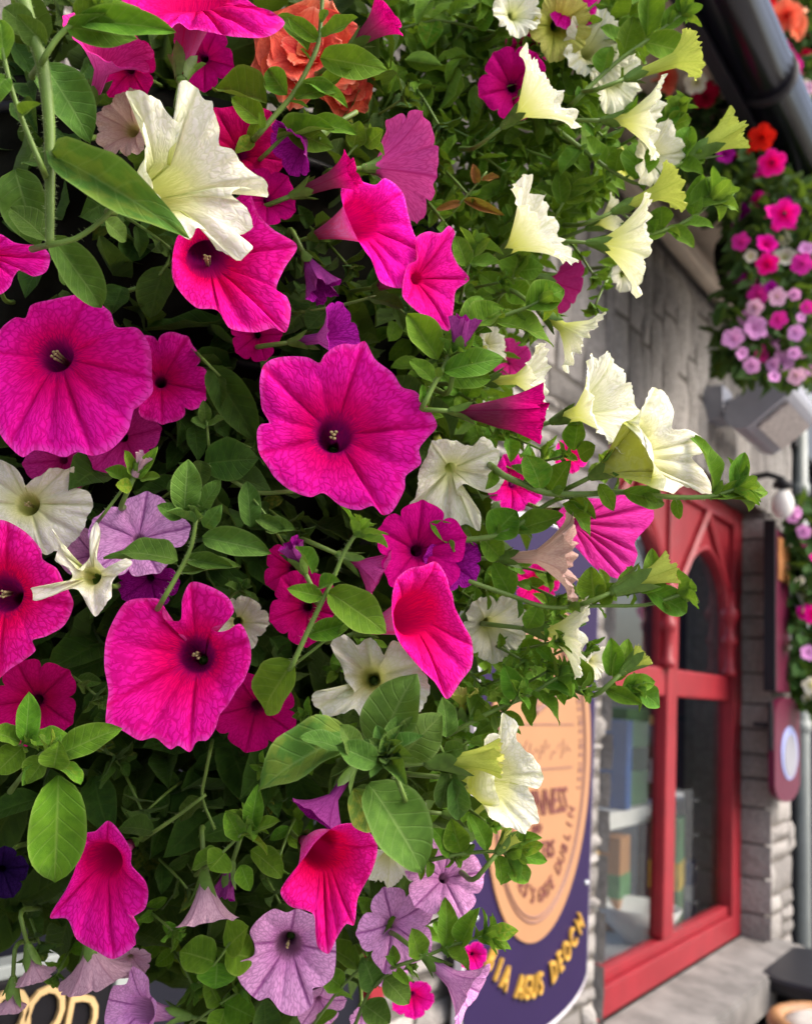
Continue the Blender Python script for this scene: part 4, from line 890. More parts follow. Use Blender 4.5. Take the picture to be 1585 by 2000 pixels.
trumpet('pale trumpet crowded behind the frilled white one by the stone wall', 'cream', .58, (1150, 445), (1205, 425), 46, .004)
trumpet('white trumpet under the yellow-green one, high on the right', 'cream', .52, (1180, 235), (1282, 235), 78, .008)
bloom('ruffled white petunia hanging in a fold over the dark round leaf, high on the right', 'cream', .54, (1288, 305), 62, n=(.5,-.3,.8))
trumpet('pale greenish half-open trumpet under the folded white one, high on the right', 'lime', .53, (1200, 412), (1315, 362), 50, .0, rt=.3)
trumpet('yellow-green trumpet beneath a dark leaf, highest on the right', 'lime', .52, (1225, 152), (1350, 105), 48, .0, rt=.3)
bud('slender yellow-green bud pointing to the black gutter', 'lime', .55, (1345, 308), (1440, 250), 36, .0, tip=.3, cal=.018)
trumpet('pale trumpet hanging down right below the round leaf, before the stone', 'cream', .49, (1056, 608), (1138, 668), 66, .0)
trumpet('pale trumpet behind the leafy tip, left of the cream pair', 'cream', .48, (945, 745), (1055, 738), 64, .010)
bloom('cream petal standing up behind the dusky bud', 'cream', .54, (965, 665), 40, n=(.7,.3,.6))
trumpet('pinkish cream trumpet seen from outside under the pink petunia', 'blush', .47, (970, 1090), (1115, 1085), 88, .008)
trumpet('cream trumpet leaning right below the second leafy stem', 'cream', .47, (1030, 1228), (1138, 1240), 78, .006)
bloom('dim cream petunia between the magenta one and the lower cream trumpets', 'cream', .49, (965, 1228), 68, n=(.3,-.2,1))
bloom('small cream ruffle at the tip of the cream trumpet, near the red window', 'cream', .53, (1165, 1295), 36, n=(.6,-.2,.8))
face('clean white petunia turned right in front of the orange oval sign', 'cream', .44, (958, 1525), [(979,1393),(998,1402),(1012,1416),(1007,1440),(1022,1462),(1042,1477),(1060,1517),(1050,1540),(1030,1536),(1042,1560),(1052,1603),(1040,1612),(1022,1628),(1002,1618),(982,1613),(960,1598),(953,1585),(975,1572),(968,1545),(962,1500),(952,1465),(946,1441),(960,1430),(977,1436)], n=(.55,.0,.84), tips=[(985,1395),(1058,1510),(1030,1628),(960,1595),(950,1445)], cup=.5, base=(872,1518,.0), rt=.011, amp=.10, gpow=1.3)
bud('bright yellow-green bud lying over the clean white petunia', 'lime', .43, (845, 1490), (975, 1480), 34, .006, cal=.018)
trumpet('greenish white folded trumpet under the low magenta bloom', 'lime', .47, (905, 1420), (900, 1350), 34, .0)
bloom('cream skirt of a petunia hanging beneath the big leaf rosette', 'cream', .48, (765, 1690), 62, n=(.1,-.6,.8))
bloom('pale petunia lobe behind the right side of the torn magenta one', 'cream', .48, (470, 1215), 54, n=(.3,.1,1))
trumpet('greenish cream trumpet back among leaves below the clean white petunia', 'lime', .50, (870, 1590), (950, 1600), 44, .0)
bloom('dusty pink faded petunia behind the left petal of the big white bloom', 'blush', .43, (242, 240), 66, n=(-.3,.1,1))
bloom('white petunia cut off at the very top, left of the bright magenta one', 'cream', .55, (1010, 20), 50, n=(.3,-.1,1))
bloom('pale yellow petunia back at the top right of the dark hollow', 'lime', .56, (1095, 50), 60, n=(.2,-.5,1))
bloom('white ruffled petunia blurred behind the crossing stem, high up', 'cream', .57, (1165, 90), 72, n=(.4,-.1,1))
bloom('white petunia blurred under the crossing stem, high up', 'cream', .58, (1205, 155), 62, n=(.5,-.4,.8))
bloom('small white petunia on the right of the frilled trumpets, blurred by the stone', 'cream', .62, (1225, 535), 34, n=(.3,-.4,1))
bloom('yellowish petunia scrap under the dark round leaf, high on the right', 'lime', .60, (1225, 320), 34, n=(.3,.1,1))
# lilac blooms
face('lilac petunia with deep violet veins in the middle of the bottom edge', 'lilac', .48, (563, 1845), [(535,1775),(560,1782),(580,1775),(606,1785),(630,1790),(650,1815),(656,1850),(651,1906),(631,1926),(611,1931),(611,1961),(580,1984),(550,1977),(525,1949),(505,1954),(474,1926),(462,1901),(464,1881),(495,1866),(497,1845),(488,1820),(505,1795)], n=(.05,.1,1), cup=.3, rt=.0075, stam=True)
face('lilac petunia with fine violet veins, left of the bottom edge over the black board', 'lilac', .50, (280, 1972), [(257,1888),(275,1895),(290,1911),(293,1941),(305,1956),(304,1985),(296,2010),(280,2040),(230,2040),(205,2000),(212,1951),(222,1926),(247,1921)], n=(-.25,.05,1), cup=.35, base=(365,1985,.01), rt=.007)
trumpet('lilac trumpet hanging at the bottom in front of the navy sign', 'lilac', .47, (832, 1872), (922, 1942), 62, .012, rt=.28)
trumpet('pale pink folded trumpet hanging beside the dark plum bud', 'pale', .45, (399, 1700), (405, 1800), 60, .008, rt=.35)
trumpet('pale pink skirt-like trumpet hanging below the drooping magenta one', 'pale', .485, (172, 1835), (187, 1908), 70, .0)
trumpet('small faded lilac trumpet hanging at the edge over the black board', 'pale', .49, (56, 1850), (70, 1908), 40, .0)
trumpet('smallest faded lilac trumpet, lowest at the edge over the cream letters', 'pale', .50, (26, 1915), (22, 1968), 28, .0)
bloom('lilac petunia facing down with dark lines behind the twisted pale bloom', 'lilac', .45, (268, 1045), 96, n=(.05,.55,.8), cup=.15)
bloom('purple veined petunia in shade under the lilac one, by the small leafy shoot', 'purple', .46, (288, 1135), 60, n=(0,-.2,1))
bloom('lilac lobe behind the twisted pale bloom, low', 'lilac', .50, (175, 1085), 55, n=(0,0,1))
bloom('lilac petunia drooping under the leafy tip, left of the navy sign', 'lilac', .485, (868, 1712), 78, n=(.1,.5,.8), cup=.2)
bloom('lilac petunia right of the long narrow magenta one, veined, half hidden', 'lilac', .49, (775, 1815), 78, n=(.3,.1,1))
bloom('lilac petunia in the bottom leaves left of the lowest trumpet', 'lilac', .55, (755, 1890), 44, n=(.1,-.3,1))
bloom('small lilac petunia tip at the very bottom near the red post', 'lilac', .52, (708, 1990), 26, n=(.1,-.2,1))
bloom('lilac petunia in shadow right of the veined lilac bloom, bottom edge', 'lilac', .51, (625, 1965), 48, n=(.2,-.3,1))
bloom('pale lilac petunia peeping out beneath the drooping magenta one, blurred', 'pale', .51, (255, 1880), 40, n=(.3,-.4,1))
# double coral blooms
def begonia(label, d, c, R, n):
    root = empty('begonia_flower', P(c[0], c[1], d), label, 'flower'); FL.append(root); nv = cdir(*n); r2 = random.Random(int(c[0])); C0 = P(c[0], c[1], d); Rm = R * d / F
    a = nv.orthogonal().normalized(); b = nv.cross(a)
    for ring, (cnt, rr_, tilt) in enumerate(((6, 1.0, .15), (5, .74, .55), (5, .5, .95), (3, .28, 1.25))):
        for k in range(cnt):
            q = 2 * math.pi * (k + .5 * ring) / cnt + r2.uniform(-.2, .2); e = a * math.cos(q) + b * math.sin(q); s = nv.cross(e); vs = []; fs = []; uv = []; nx, ny = 13, 9
            for j in range(ny):
                t = j / (ny - 1)
                for i in range(nx):
                    v = 2 * i / (nx - 1) - 1; w = .52 * math.sin(math.pi * min(.92, t * .8 + .16)) ** .7
                    ang = tilt * (1 - .2 * t); out = e * math.cos(ang) + nv * math.sin(ang); up = nv * math.cos(ang) - e * math.sin(ang)
                    z = .16 * v * v * w + .09 * t * t * noise.noise(Vector((v * 3, t * 3, k * 3.7 + ring * 11)))
                    edge = .07 * t * noise.noise(Vector((v * 6, k * 2.2, ring * 5.0)))
                    vs.append(C0 + out * Rm * rr_ * (t + edge - .12 * abs(v) ** 2 * t) + s * Rm * rr_ * w * v * 1.25 + up * Rm * z * rr_ * 1.6); uv.append((i / (nx - 1) * .2, .38 + .62 * t))
            UV = []
            for j in range(ny - 1):
                for i in range(nx - 1):
                    f = (j * nx + i + 1, j * nx + i, (j + 1) * nx + i, (j + 1) * nx + i + 1); fs.append(f); UV.append([uv[x] for x in f])
            mk('petal', vs, fs, M['coral'], root, UV)
    stalk(root, C0 - nv * Rm * .1, nv, .05)
begonia('large ruffled coral double bloom behind the upright leafy stem at the top', .50, (600, 110), 118, (-.1,.1,1))
begonia('coral double bloom, smaller and lower, behind the upright leafy stem', .53, (672, 165), 66, (.3,-.2,1))

# ------------------------------------------------------------------ leafy shoots
shoot('thick hairy upright stem at the top corner with large drooping leaves', .36, [(40,-20),(62,60),(84,130),(96,230),(98,303),(98,390),(98,480)], [(100,300,330,412,92,0,-.02,2,.3),(92,320,40,300,50,.0,.01),(98,460,215,610,82,.01,.03,1),(90,90,35,30,50),(86,125,182,262,105,.03,.03,1,.0),(60,60,5,10,60),(30,330,70,478,110,.05,.05,1),(96,470,20,400,70,.03,.03,0)], r=15, hair=900, mat='grey_leaf')
shoot('side branch with young leaves arching over the thick stem', .355, [(84,118),(112,75),(150,40),(190,15)], [(130,52,262,70,58,0,.0,2,.4),(150,40,340,48,56,.0,.0,1,.2),(150,35,215,-20,52),(170,30,300,15,40,0,.01)], r=9, hair=200, ros=50)
shoot('thin curved branch below the thick stem with a small leaf', .36, [(98,478),(150,465),(205,425),(238,385)], [(205,430,250,470,46,.01,.02),(120,475,130,560,46,.02,.03)], r=8, hair=200, mat='grey_leaf')
shoot('green branch at the corner with a swollen yellow-green bud', .35, [(84,330),(50,250),(22,170),(5,95)], [(8,120,0,30,46,0,0,3),(40,225,75,200,24),(15,150,-30,190,60)], r=8, hair=200, mat='lime_leaf')
shoot('upright leafy stem with folded leaves crossing the coral bloom', .42, [(505,262),(540,222),(570,187),(600,135),(621,86),(628,20),(630,-20)], [(601,98,538,-5,46,0,0,2),(626,112,752,132,62,0,-.005,2,.4),(520,200,412,160,86,.0,.01,3,.3),(560,185,520,130,48,0,0,3),(575,190,660,165,40),(590,160,680,190,34),(622,80,560,30,34),(625,70,700,40,40),(610,180,690,140,34,.01,.0),(515,240,455,195,50,.02,.02)], r=7, hair=500, ros=62, auto=6, lsize=60)
shoot('short leafy stem with pale veins beside the violet bloom', .43, [(520,300),(560,262),(600,240)], [(560,250,650,290,50,0,.0,2),(540,270,650,240,44),(600,240,700,250,40,0,0,1)], r=6, hair=100, mat='leaf', ros=40)
shoot('small leafy tip between the coral bloom and the fan-like pink petunia', .44, [(660,330),(690,290),(718,270)], [(690,290,700,235,40),(712,285,750,255,40)], ros=52, r=4, mat='leaf', nros=8)
shoot('soft grey-green leafy shoot in front of the lilac bloom, upright rosette', .41, [(318,1172),(348,1120),(373,1069),(384,1010)], [(360,1000,368,896,62,0,-.004,1,.0),(358,1010,307,988,34,0,-.004),(388,1000,430,936,40,0,-.004,0),(395,1050,528,1072,58,0,-.004,1,.2),(400,1030,430,990,34),(348,1095,232,1062,66,.005,0,1,.3),(346,1100,200,1082,36,.01,.008),(350,1120,470,1100,46,.01,.01),(360,1090,455,1110,36,.012,.01)], r=7, hair=400, ros=66, mat='grey_leaf', nros=12)
shoot('small leaf pair and yellow bud beside the soft grey-green shoot', .43, [(540,1040),(515,1000),(495,975)], [(490,1030,484,934,46,.0,0,1),(520,1035,575,1030,40),(500,1010,560,1040,30)], r=4, mat='grey_leaf')
shoot('little rosette of round leaves under the broad magenta bloom', .43, [(200,1008),(225,975),(248,945),(264,930)], [(255,945,205,912,34,0,0,3),(258,950,225,948,30),(265,935,305,875,26),(275,935,312,930,24),(262,930,240,880,28)], r=5, mat='leaf', hair=150)
shoot('leafy stem rising under the large central magenta bloom', .40, [(568,1305),(600,1235),(631,1170),(655,1120),(671,1080),(700,1035)], [(640,1155,765,1232,78,0,-.004,2,.2),(575,1292,492,1398,96,.0,.01,1,.1),(630,1165,560,1150,36),(610,1120,580,1060,34,.0,.01),(622,1150,660,1130,40),(600,1240,690,1215,44,.012,.012)], r=7, hair=600, ros=78, mat='leaf', nros=12)
shoot('second thin stem leaving the lower leafy stem to the right', .415, [(585,1290),(630,1255),(680,1215)], [(650,1240,700,1180,44)], r=4.5, hair=100)
shoot('big rosette with broad smooth leaves in front at the bottom', .37, [(790,1560),(775,1520),(757,1475)], [(690,1430,488,1520,118,.01,-.004,1,.25),(672,1462,586,1436,48,0,-.004,0),(720,1530,842,1700,130,.005,-.008,1,-.1),(735,1470,800,1315,120,.015,.01,1),(780,1480,858,1400,92,.01,.005,2),(700,1480,668,1415,50,-.004,-.01),(735,1490,662,1455,56,-.006,-.012,1),(690,1540,740,1640,70,.02,.02,2)], r=8, hair=200, ros=92, mat='grey_leaf', nros=18, roslean=(0,.2,1.4))
shoot('long hairy stem with curling leaves carrying the cream pair to the right', .445, [(965,915),(982,928),(1020,945),(1068,963),(1140,965),(1214,961),(1315,971),(1391,969),(1441,953)], [(1391,960,1383,830,48,0,0,2,.9),(1400,962,1524,951,44,.0,.0,2,.3),(1385,975,1490,962,40,.0,.0,0,-.5),(1055,955,1037,880,64,.0,.0,2,.3),(1215,960,1322,985,44,-.004,0,2,.4),(1169,945,1203,1000,30,-.004,-.006,2),(1120,880,1128,815,46,.01,.01,3),(1130,890,1160,870,44,.01,.0),(1075,960,1110,900,52,.01,.0,3),(1430,955,1455,880,36,0,0,3),(1080,965,1000,905,50,.01,.01,0),(1320,972,1325,1015,26,.01,.01)], r=8, hair=900, ros=78, mat='leaf', auto=8, lsize=50, start=.3, nros=15)
shoot('hairy stem passing under the frilled cream double to the pink petunia', .455, [(830,1062),(846,1059),(957,1049),(1007,1029),(1045,1000),(1088,975),(1130,968)], [(957,1050,1010,995,70,.0,0,3,.2),(1098,984,1172,1035,42,-.003,-.006,2),(940,1050,985,1095,52,.005,.01),(1000,1035,1100,1010,50),(900,1055,840,1020,40),(1110,975,1165,1010,30)], r=8, hair=500, mat='leaf', auto=8, lsize=50, start=.3, nros=15)
shoot('stem with curling leaves and a green bud pointing at the red window arch', .46, [(905,1132),(987,1160),(1068,1186),(1164,1183),(1264,1181),(1335,1158)], [(1264,1152,1352,1198,56,.0,0,1,.2),(1160,1180,1152,1105,56,0,0,3),(1170,1178,1205,1140,46),(1225,1165,1225,1100,36,0,0,2),(1270,1170,1300,1090,40,.01,.01),(1050,1185,1030,1235,44,.0,.0,2),(1000,1165,960,1100,52,.01,.01),(1270,1150,1275,1065,34,.0,.0,2),(1240,1150,1300,1140,30)], r=6, hair=350, ros=62, mat='leaf', auto=8, lsize=50, start=.3, nros=15)
bud('yellow-green ribbed bud pointing at the red window arch', 'lime', .455, (1205, 1152), (1312, 1108), 30, .0, cal=.018)
shoot('stem with a spiky leaf tip below the cream trumpet, by the red transom', .47, [(1098,1335),(1138,1345),(1190,1345),(1239,1343)], [(1225,1335,1308,1383,44,0,0,2,.2),(1190,1320,1195,1245,44,.0,.0,3),(1200,1330,1235,1245,40,0,0,2),(1215,1340,1280,1330,40,.0,.0),(1180,1345,1250,1375,32),(1150,1340,1120,1280,44,.0,0,3)], r=5, hair=250, ros=50, mat='leaf', auto=8, lsize=50, start=.3, nros=15)
bud('small yellow-green bud above the spiky leaf tip by the red transom', 'lime', .465, (1218, 1310), (1258, 1275), 22, .0, cal=.012)
shoot('dark stem with notched leaves under the low magenta bloom', .465, [(885,1430),(957,1391),(1032,1358),(1095,1318)], [(1040,1355,1115,1400,38,0,0,2),(1010,1365,985,1300,48),(1060,1340,1135,1345,38),(1050,1350,1030,1420,44,.0,.02),(960,1390,990,1440,44,.01,.02),(930,1410,905,1340,46,.01,.0)], r=6, hair=200, ros=66, mat='leaf', auto=8, lsize=50, start=.3, nros=15)
shoot('leafy stem running along the bottom of the orange oval sign', .46, [(840,1680),(900,1668),(960,1663),(1000,1668)], [(1000,1668,1070,1681,32,0,0),(990,1670,1040,1740,42,0,0,2),(970,1670,990,1730,34),(900,1665,880,1600,52,.0,.0,3),(950,1660,930,1590,40,.0,0),(985,1660,1050,1625,36),(880,1670,860,1620,46),(1000,1660,1060,1650,34)], r=6, hair=200, ros=66, mat='leaf', auto=8, lsize=50, start=.3, nros=15)
bud('small yellow-green bud under the clean white petunia', 'lime', .45, (975, 1660), (1000, 1630), 22, .0, cal=.012)
shoot('leafy tip above the lowest lilac trumpet, before the navy panel', .47, [(780,1885),(830,1868),(886,1845),(951,1825)], [(870,1850,878,1760,44,0,0,2),(930,1830,1000,1840,36),(900,1845,930,1775,42),(860,1850,920,1890,40),(960,1825,1005,1815,34),(820,1870,800,1810,46)], r=5, hair=200, ros=66, mat='leaf', auto=8, lsize=50, start=.3, nros=15)
shoot('hairy stem crossing the pale trumpets high on the right', .545, [(1120,200),(1153,167),(1205,120),(1260,81),(1335,25)], [(1258,82,1358,103,60,0,0,1,.2),(1290,55,1352,2,42,0,0),(1262,70,1270,-40,52,.01,0,3),(1215,110,1240,30,56,.01,.0,3),(1240,95,1170,60,50,.02,.02),(1175,145,1190,85,44,.01,.01),(1330,25,1340,-20,34)], r=6, hair=200, ros=54, mat='leaf', auto=8, lsize=50, start=.3, nros=15)
shoot('arching stem with a dark round leaf under the folded white bloom', .55, [(1090,255),(1135,290),(1185,328),(1239,358),(1280,360)], [(1240,350,1252,272,72,-.004,-.006,3),(1180,330,1140,270,50,.01,.0),(1200,335,1210,290,46),(1135,290,1090,330,44)], r=6, hair=150, mat='leaf', ros=40, auto=8, lsize=50, start=.3, nros=15)
shoot('leafy tip reaching farthest to the right before the far flowers', .545, [(1255,462),(1320,442),(1365,415),(1395,385)], [(1345,400,1446,350,62,0,0,1,.1),(1300,445,1360,475,36),(1290,450,1290,400,52,.0,.0,3),(1330,440,1395,432,36),(1350,420,1370,340,46,.01,0),(1380,395,1455,395,32,0,0,2),(1300,450,1215,468,34)], r=6, hair=200, ros=74, mat='lime_leaf', auto=8, lsize=50, start=.3, nros=15)
shoot('leafy tip holding the slender yellow-green bud', .55, [(1290,345),(1320,325),(1350,305)], [(1330,318,1345,240,52,0,0,3),(1340,312,1380,290,44,0,0),(1320,325,1375,335,42)], ros=44, r=5, mat='leaf')
shoot('upright small leaves between the white trumpet and the slender bud', .56, [(1290,270),(1310,235),(1325,210)], [(1305,240,1335,180,42),(1300,250,1350,230,44),(1295,255,1320,200,40)], ros=54, r=4, mat='leaf')
shoot('leafy tip with a round leaf right of the magenta pair', .45, [(930,645),(952,631),(990,614),(1027,601),(1060,585)], [(1027,602,1104,560,66,0,0,3,.1),(960,628,1100,640,54,.0,.0,2),(905,650,945,572,58,0,0,1),(920,640,985,596,70,-.004,-.006,3)], ros=58, r=6, hair=250, mat='leaf', auto=8, lsize=50, start=.3, nros=15)
shoot('pale-veined leafy stem with the dusky maroon bud', .43, [(825,795),(845,755),(861,726),(880,690)], [(855,702,795,606,62,.0,.0,3),(866,725,992,690,56,0,-.004,2,.3),(865,730,960,740,56,.01,.01),(850,745,800,700,42,.01,.01),(885,690,925,640,40)], ros=52, r=8, hair=400, mat='leaf', auto=8, lsize=50, start=.3, nros=15)
shoot('leafy tip with small leaves above the overlapping magenta pair', .47, [(905,560),(915,520),(925,480)], [(912,520,890,460,40),(920,500,960,470,38),(915,510,975,520,40)], ros=66, r=4, mat='lime_leaf', nros=11)
shoot('small green fans below the frilled white trumpet', .53, [(975,580),(1000,545),(1020,505)], [(1000,545,1015,480,60,0,0,3),(990,560,1040,590,50),(980,570,940,530,44),(1010,530,1060,520,44)], ros=44, r=5, mat='leaf')
shoot('small leafy tip in front of the stone between the frilled trumpets', .56, [(1085,420),(1105,385),(1118,360)], [(1100,390,1175,352,34),(1095,400,1090,330,36),(1105,385,1140,390,34)], ros=56, r=4, mat='lime_leaf')
shoot('long smooth leaf hanging beside a small rosette, low at the edge', .40, [(40,1520),(70,1480),(100,1462)], [(115,1515,108,1748,112,0,-.004,1,.0),(115,1475,230,1416,62,.0,.0,1,.1),(60,1520,45,1500,48),(90,1480,50,1530,52),(105,1500,115,1450,56,-.006,-.01,3),(120,1490,160,1530,42)], r=7, ros=64, hair=100, mat='leaf', nros=10)
shoot('rosette of soft leaves at the edge over the dark crimson bloom', .41, [(-10,1490),(25,1465),(50,1450)], [(50,1450,60,1352,48,.0,.0,1),(40,1450,-15,1420,56),(60,1450,135,1430,44),(45,1460,-10,1510,60),(65,1445,100,1470,36)], r=5, ros=48, hair=80, mat='leaf')
shoot('leafy rosette with tiny leaves right of the pale pink trumpet', .44, [(405,1690),(440,1660),(480,1620)], [(430,1670,365,1690,56,0,.0,1),(440,1665,410,1700,60),(470,1640,440,1580,40),(480,1630,545,1600,40),(490,1620,500,1545,40),(490,1660,560,1710,56,.01,.01,1),(470,1690,490,1740,38)], r=5, ros=72, hair=150, mat='leaf', nros=14)
shoot('bare forked stem in the shade under the crimson bloom', .48, [(410,1470),(402,1510),(395,1557),(420,1620)], [(395,1560,345,1600,44)], r=5, hair=150, mat='shade_leaf')
shoot('slanting stem in shade left of the bare forked stem', .47, [(300,1625),(345,1595),(402,1552)], [(300,1625,240,1600,56)], r=6, hair=150, mat='shade_leaf')
shoot('soft hairy pale leaves hanging beside the clean white petunia', .43, [(850,1440),(870,1480),(880,1520)], [(872,1440,870,1360,44,0,0,1),(875,1500,865,1590,54,0,0,1),(885,1520,905,1620,46,0,0,2),(868,1470,905,1460,40),(860,1450,830,1420,44)], r=5, hair=150, mat='grey_leaf')
shoot('leaves crowding the bottom edge under the veined lilac bloom', .50, [(395,1985),(430,1960),(470,1935)], [(430,1960,395,1905,60),(440,1960,500,1990,60),(470,1940,490,1890,50),(440,1970,420,2030,56)], ros=50, r=4, mat='leaf')
shoot('broad leaves between the lilac bloom and the pale pink trumpet', .48, [(405,1900),(430,1870),(450,1840)], [(420,1880,350,1850,80,0,0,1),(440,1860,500,1870,84,.0,.0,1),(425,1880,420,1935,74),(440,1850,490,1810,70)], r=4, mat='leaf')
shoot('leafy stem with round leaves right of the veined lilac bloom', .50, [(620,1990),(665,1930),(720,1870),(740,1810)], [(700,1890,640,1830,52),(720,1870,765,1830,48),(670,1930,620,1890,46),(735,1810,705,1750,44),(730,1830,770,1790,40)], auto=4, lsize=60, r=4, mat='leaf', ros=40)
shoot('leafy stem with round grey leaves in front of the red post', .50, [(690,2010),(720,1940),(760,1900),(800,1890)], [(730,1930,720,1880,60),(750,1910,800,1960,54),(790,1895,770,1840,46),(710,1960,760,2000,56)], r=4, mat='grey_leaf', ros=40)
shoot('broad dark leaf standing between the lilac pair at the bottom', .49, [(520,2030),(520,1990)], [(520,2020,515,1945,56),(520,2020,575,1960,52)], r=4, mat='shade_leaf')
shoot('large dull leaf hanging in the shade left of the central magenta bloom', .47, [(395,700),(415,720),(430,735)], [(410,715,505,860,76,0,.0,1,.2),(430,735,420,800,46)], r=5, mat='shade_leaf')
shoot('small three-leaved sprig in the dark left of the central magenta bloom', .46, [(408,870),(405,835),(402,800)], [(405,830,440,822,30),(402,830,372,825,32),(402,825,398,786,26)], r=4, mat='grey_leaf')
shoot('rolled broad leaves arching under the central magenta bloom', .45, [(560,960),(500,962),(440,930),(400,905)], [(400,905,500,890,86,.0,-.004,2,.3),(440,930,540,940,60,.01,.01,2),(395,900,385,960,40)], r=6, hair=150, mat='shade_leaf')
shoot('thin bent stems with dark leaves in shade under the tilted magenta petunia', .49, [(240,570),(290,555),(325,520),(340,480)], [(240,560,215,610,60),(320,520,290,620,80),(330,500,300,460,46)], r=6, hair=150, mat='shade_leaf')
shoot('pair of long stalks in shade above the central magenta bloom', .47, [(590,610),(640,602),(690,590),(735,578)], [(720,580,790,600,40),(640,602,600,640,56)], r=5, hair=200, mat='shade_leaf')
shoot('dried brown calyx and stalk left of the frilled white trumpet', .54, [(880,420),(900,395),(930,360),(950,335)], [(940,350,975,350,22),(905,390,985,420,20),(930,360,925,320,20),(900,395,850,410,16)], r=3.5, mat='dry_leaf')
shoot('tangle of thin green stems in the dark hollow at the top', .58, [(770,60),(850,40),(930,55),(1010,70)], [(850,40,830,80,50),(930,55,960,20,50),(990,65,1010,20,40)], r=4, mat='leaf')
